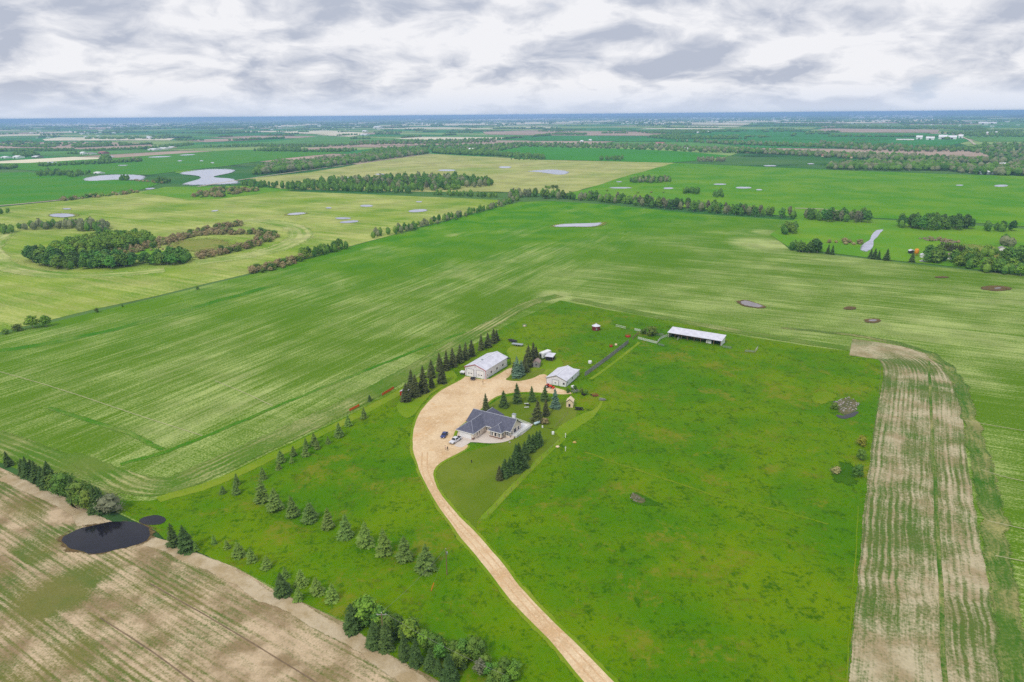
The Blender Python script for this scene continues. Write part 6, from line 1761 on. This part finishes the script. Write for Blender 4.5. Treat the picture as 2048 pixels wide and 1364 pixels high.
def flat_trailer(label, px, rz, L, m, box=.35, boat=False):
    t = empty('flat_trailer', at(px, .18), rz, label, 'trailer')
    MB().box(-1.1, -L / 2, .7, 1.1, L / 2, .7 + box).build('bed', m, t, bevel=.04); MB().bar((0, -L / 2, .6), (0, -L / 2 - 1.3, .5), .06, 6).build('drawbar', M_dark, t)
    for s in (-1, 1):
        for y in (-.5, .5): wheel(t, s * .95, y, .36)
flat_trailer('long pale grey trailer on the grass behind the long shop', (1035, 692), R(68), 6, M_metal, .4)
flat_trailer('dark flat trailer on the grass above the pale one behind the shop', (1025, 684), R(50), 5, M_dark, .3)
flat_trailer('small white utility trailer at the left corner of the long shop', (926, 748), R(70), 2.4, M_paint, .5)
flat_trailer('low dark utility trailer in front of the long shop doors', (946, 760), R(80), 2.2, M_dark, .25)
def feeder(label, px, m, r=1.1):
    t = empty('hay_feeder', at(px, .18), 0, label, 'feeder')
    rg = MB()
    for z in (.1, .55, 1.1):
        for i in range(14): 
            a, b = 6.2832 * i / 14, 6.2832 * (i + 1) / 14
            rg.bar((r * math.cos(a), r * math.sin(a), z), (r * math.cos(b), r * math.sin(b), z), .05, 4)
    rg.build('ring', m, t); up = MB()
    for i in range(14): a = 6.2832 * i / 14; up.bar((r * math.cos(a), r * math.sin(a), 0), (r * math.cos(a), r * math.sin(a), 1.1), .035, 4)
    up.build('upright', m, t); MB().lathe([(r * .75, .05), (r * .6, .5), (.1, .8)], 12).build('hay', M_creamp if m is M_metal else m, t)
feeder('round grey wire hay feeder in the grass near the field corner', (1049, 653), M_metal)
feeder('red round hay feeder left of the cattle pen', (1256, 674), M_redm, 1.5)
feeder('low red tub feeder near the upper end of the plank fence', (1222, 694), M_redm, .9)
drum('pale orange mineral tub beside the red tub feeder', (1232, 691), .7, .7, M_creamp, 'tub')

# ------------------------------------------------------------------ neighbouring farm
def small_house(name, label, px, rz, W, L, eave, ridge, wm, rm, cat, wins=0, group=None):
    P_ = g(*px); t = empty(name, (P_.x, P_.y, .3), rz, label, cat, group)
    gable_body(W, L, eave, ridge).build('wall', wm, t); roof_pair('roof', t, W, L, eave, ridge, rm, .35, .2)
    for k in range(wins):
        y0 = L * (k + .6) / (wins + .4); window(t, 'x', 0, y0, y0 + 1.2, 1.0, 2.1, -1)
    if wins: window(t, 'y', 0, W * .3, W * .3 + 1.2, 1.0, 2.1, -1)
    return t
small_house('farmhouse', 'white farmhouse with pinkish roof among trees on the neighbouring farm', (1893, 519), R(-25), 9, 7, 3.0, 5.2, M_paint, M_brownroof, 'house', 2)
small_house('storage_hut', 'dark hut with white roof beside the orange tank', (1819, 508), R(-10), 4, 4, 2.4, 3.2, M_dark, M_roof, 'hut')
small_house('storage_hut', 'small white hut right of the orange tank', (1842, 516), R(-10), 3, 3, 2.4, 3.2, M_paint, M_roof, 'hut')
small_house('storage_hut', 'pale hut at the right of the yellow-green trees', (1998, 502), R(-20), 5, 4, 2.4, 3.4, M_paint, M_grey, 'hut')
small_house('storage_hut', 'small grey hut in the clearing right of the farmhouse', (1963, 512), R(-20), 4, 4, 2.4, 3.2, M_white, M_grey, 'hut')
P_ = g(1832, 512); t = empty('fuel_tank', (P_.x, P_.y, .3), 0, 'upright orange tank on legs at the neighbouring farm', 'tank')
MB().lathe([(.2, 1.2), (1.5, 2.0), (1.7, 2.2), (1.7, 5.0), (1.4, 5.6), (.3, 6.0)], 16).build('vessel', simple('orange_paint', lin(236, 150, 40), .5, .05, 1), t, smooth=True)
for i in range(4): a = 1.57 * i + .8; MB().bar((1.4 * math.cos(a), 1.4 * math.sin(a), 0), (1.4 * math.cos(a), 1.4 * math.sin(a), 2.2), .1, 5).build('leg', M_orange, t)
P_ = g(2030, 541); t = empty('camper', (P_.x, P_.y, .3), R(-14), 'white camper trailer parked under trees at the right frame edge', 'camper')
MB().box(-4.2, -1.3, .7, 4.2, 1.3, 3.3).build('body', M_paint, t, bevel=.2)
for x0 in (-3, -.2, 2): obox('pane', M_glass, t, x0, -1.34, 1.7, x0 + 1.2, -1.28, 2.4)
for x in (-.6, .5): MB().bar((x, -1.25, .4), (x, 1.25, .4), .4, 12).build('wheel', M_black, t)
car('parked_car', 'white car parked left of the big leafy trees on the neighbouring farm', (1845, 524), R(75), M_silver)
heap('brush_heap', 'long grey brush heap in the meadow behind the neighbouring farm', [(1838, 478), (1860, 475), (1920, 484), (1918, 488), (1860, 483)], simple('dead_brush', lin(142, 126, 108), .95, .15, 1), 1.2, 'brush heap', 90)

# ------------------------------------------------------------------ farmsteads far off
def far_building(px, wpx, hpx, wm, rm, label, rz=-.5, gable=True, name='barn', cat='barn', dpt=.8):
    P_ = g(*px); k = P_.length / FPX
    W_, h = wpx * k, hpx * k * 1.02
    t = empty(name, (P_.x, P_.y, .5), rz, label, cat)
    D_ = W_ * dpt
    if gable:
        mb = MB().prism([(0, 0), (D_, 0), (D_, h * .6), (D_ / 2, h * .96), (0, h * .6)], -W_ / 2, W_ / 2, axis='x'); mb.build('wall', wm, t)
        rfm = MB(); e = .3 * k
        rfm.slab([(-W_ / 2 - e, -e, h * .58), (W_ / 2 + e, -e, h * .58), (W_ / 2 + e, D_ / 2, h * 1.0), (-W_ / 2 - e, D_ / 2, h * 1.0)], h * .06)
        rfm.slab([(W_ / 2 + e, D_ + e, h * .58), (-W_ / 2 - e, D_ + e, h * .58), (-W_ / 2 - e, D_ / 2, h * 1.0), (W_ / 2 + e, D_ / 2, h * 1.0)], h * .06)
        rfm.build('roof', rm, t)
        obox('door', M_dark, t, -W_ * .15, -.12, 0, W_ * .1, -.02, h * .4)
    else:
        MB().lathe([(W_ / 2, 0), (W_ / 2, h * .65)], 16).build('wall', wm, t); MB().lathe([(W_ / 2 * 1.03, h * .64), (W_ * .08, h), (.1, h * 1.02)], 16).build('roof', rm, t)
    return t
FB = [((6, 317), 14, 3, 'w', 'w', 'white barn at the left frame edge, left of the small wood'), ((30, 317), 14, 4, 'w', 'w', 'white barn just left of the small wood by the left frame edge'), ((68, 316), 14, 3, 'g', 'w', 'low pale barn right of the small wood by the left frame edge'),
      ((163, 309), 9, 4, 'w', 'w', 'white farm building left in the row of three at the far left'), ((178, 309), 12, 3, 'w', 'g', 'grey-roofed farm building in the middle of the row of three'), ((201, 308), 14, 4, 'r', 'r', 'reddish barn right in the row of three at the far left'),
      ((302, 301), 18, 3, 'w', 'w', 'long white barn at the left of the pale yard'), ((322, 299), 18, 3, 'w', 'w', 'long white barn in the middle of the pale yard'), ((340, 297), 12, 3, 'c', 'w', 'pale barn at the right of the pale yard'), ((296, 278), 9, 4, 'w', 'w', 'bright white building far beyond the pink fields on the left'),
      ((192, 348), 14, 3, 'w', 'w', 'pale shed behind the clump left of the lake'), ((941, 303), 11, 6, 'r', 'w', 'barn with pale arched roof and red end at the wood edge'), ((1163, 284), 5, 3, 'w', 'w', 'left of two tiny white houses in the distant wood'), ((1180, 282), 5, 3, 'w', 'w', 'right of two tiny white houses in the distant wood'),
      ((1318, 289), 16, 4, 'c', 'r', 'long pinkish house above the distant aspens'), ((1372, 300), 6, 4, 'w', 'w', 'small bright white house at the edge of the distant aspens'), ((1396, 267), 5, 3, 'w', 'w', 'left white farm building beyond the far green field'), ((1412, 266), 9, 3, 'w', 'w', 'right white farm building beyond the far green field'),
      ((1650, 314), 12, 4, 'c', 'r', 'brownish house at the top edge of the right-hand crop'), ((1697, 317), 12, 6, 'c', 'r', 'tall pinkish house beside the conifers above the right-hand crop'), ((1838, 279), 9, 6, 'w', 'w', 'white farm building at the left of the white yard in the far field'), ((1860, 280), 12, 5, 'w', 'w', 'long white building second in the white yard in the far field'),
      ((1885, 279), 12, 7, 'w', 'w', 'tall white building in the middle of the white yard in the far field'), ((1904, 279), 12, 6, 'w', 'w', 'white building right of the tall one in the far yard'), ((1921, 277), 6, 6, 'w', 'w', 'small white building at the right end of the far yard'), ((1810, 281), 26, 2, 'c', 'w', 'long low pale shed left of the white yard in the far field'),
      ((1966, 249), 12, 4, 'w', 'w', 'left white building on the pale field near the right horizon'), ((1984, 248), 12, 3, 'w', 'w', 'right white building on the pale field near the right horizon'), ((1978, 268), 10, 3, 'w', 'w', 'left white house in the wooded strip on the far right'), ((1993, 267), 9, 3, 'w', 'w', 'right white house in the wooded strip on the far right'),
      ((1983, 331), 12, 3, 'w', 'w', 'left white house roof in the right-hand wood'), ((2008, 330), 12, 3, 'w', 'w', 'right white house roof in the right-hand wood'), ((726, 271), 14, 3, 'w', 'w', 'long white shed on the pale strip left of centre far off'), ((728, 264), 8, 3, 'w', 'w', 'small white house above the pale strip left of centre'), ((752, 257), 14, 4, 'w', 'w', 'white cluster building beyond the pale strip')]
FM = {'w': simple('far_white', lin(236, 236, 240), .6, .02, .05), 'g': M_grey, 'c': M_creamp, 'r': simple('far_red', lin(168, 112, 108), .8, .08, .05)}
for px_, wpx, hpx, a, b, lb in FB: far_building(px_, wpx, hpx, FM[a], FM[b], lb)
for i, (x, y, wp) in enumerate(((1955, 348, 5), (1963, 349, 7), (1975, 349, 7), (1985, 349, 6))):
    far_building((x, y), wp, 6, M_metal, FM['w'], f'silver grain bin, {ORD[i]} from the left in the row at the wood edge', name='grain_bin', cat='grain bin', gable=False)
# town on the horizon
tv = MB(); rr3 = random.Random(5)
for x0, x1, y0, y1, n in ((1225, 1330, 237, 246, 90), (1380, 1500, 234, 243, 70), (1540, 1620, 232, 247, 60), (1700, 1870, 228, 240, 90), (1790, 1830, 228, 233, 30), (30, 330, 240, 250, 60), (380, 470, 233, 240, 40), (820, 1000, 233, 246, 50), (1000, 1240, 231, 236, 40), (500, 800, 244, 256, 50), (1560, 2040, 240, 256, 40), (60, 300, 255, 272, 30)):
    for _ in range(n):
        P_ = g(rr3.uniform(x0, x1), rr3.uniform(max(y0, 231), max(y1, 233)) + 7 * (1 - (x0 + x1) / 4096) )
        if P_.y < 0 or P_.length > 26000: continue
        k = P_.length / FPX; w_ = k * rr3.uniform(1.5, 6); h_ = k * rr3.uniform(.7, 1.8)
        tv.box(P_.x - w_ / 2, P_.y, 0, P_.x + w_ / 2, P_.y + w_ * .8, h_)
tag(tv.build('distant_town', FM['w']), kind='stuff')
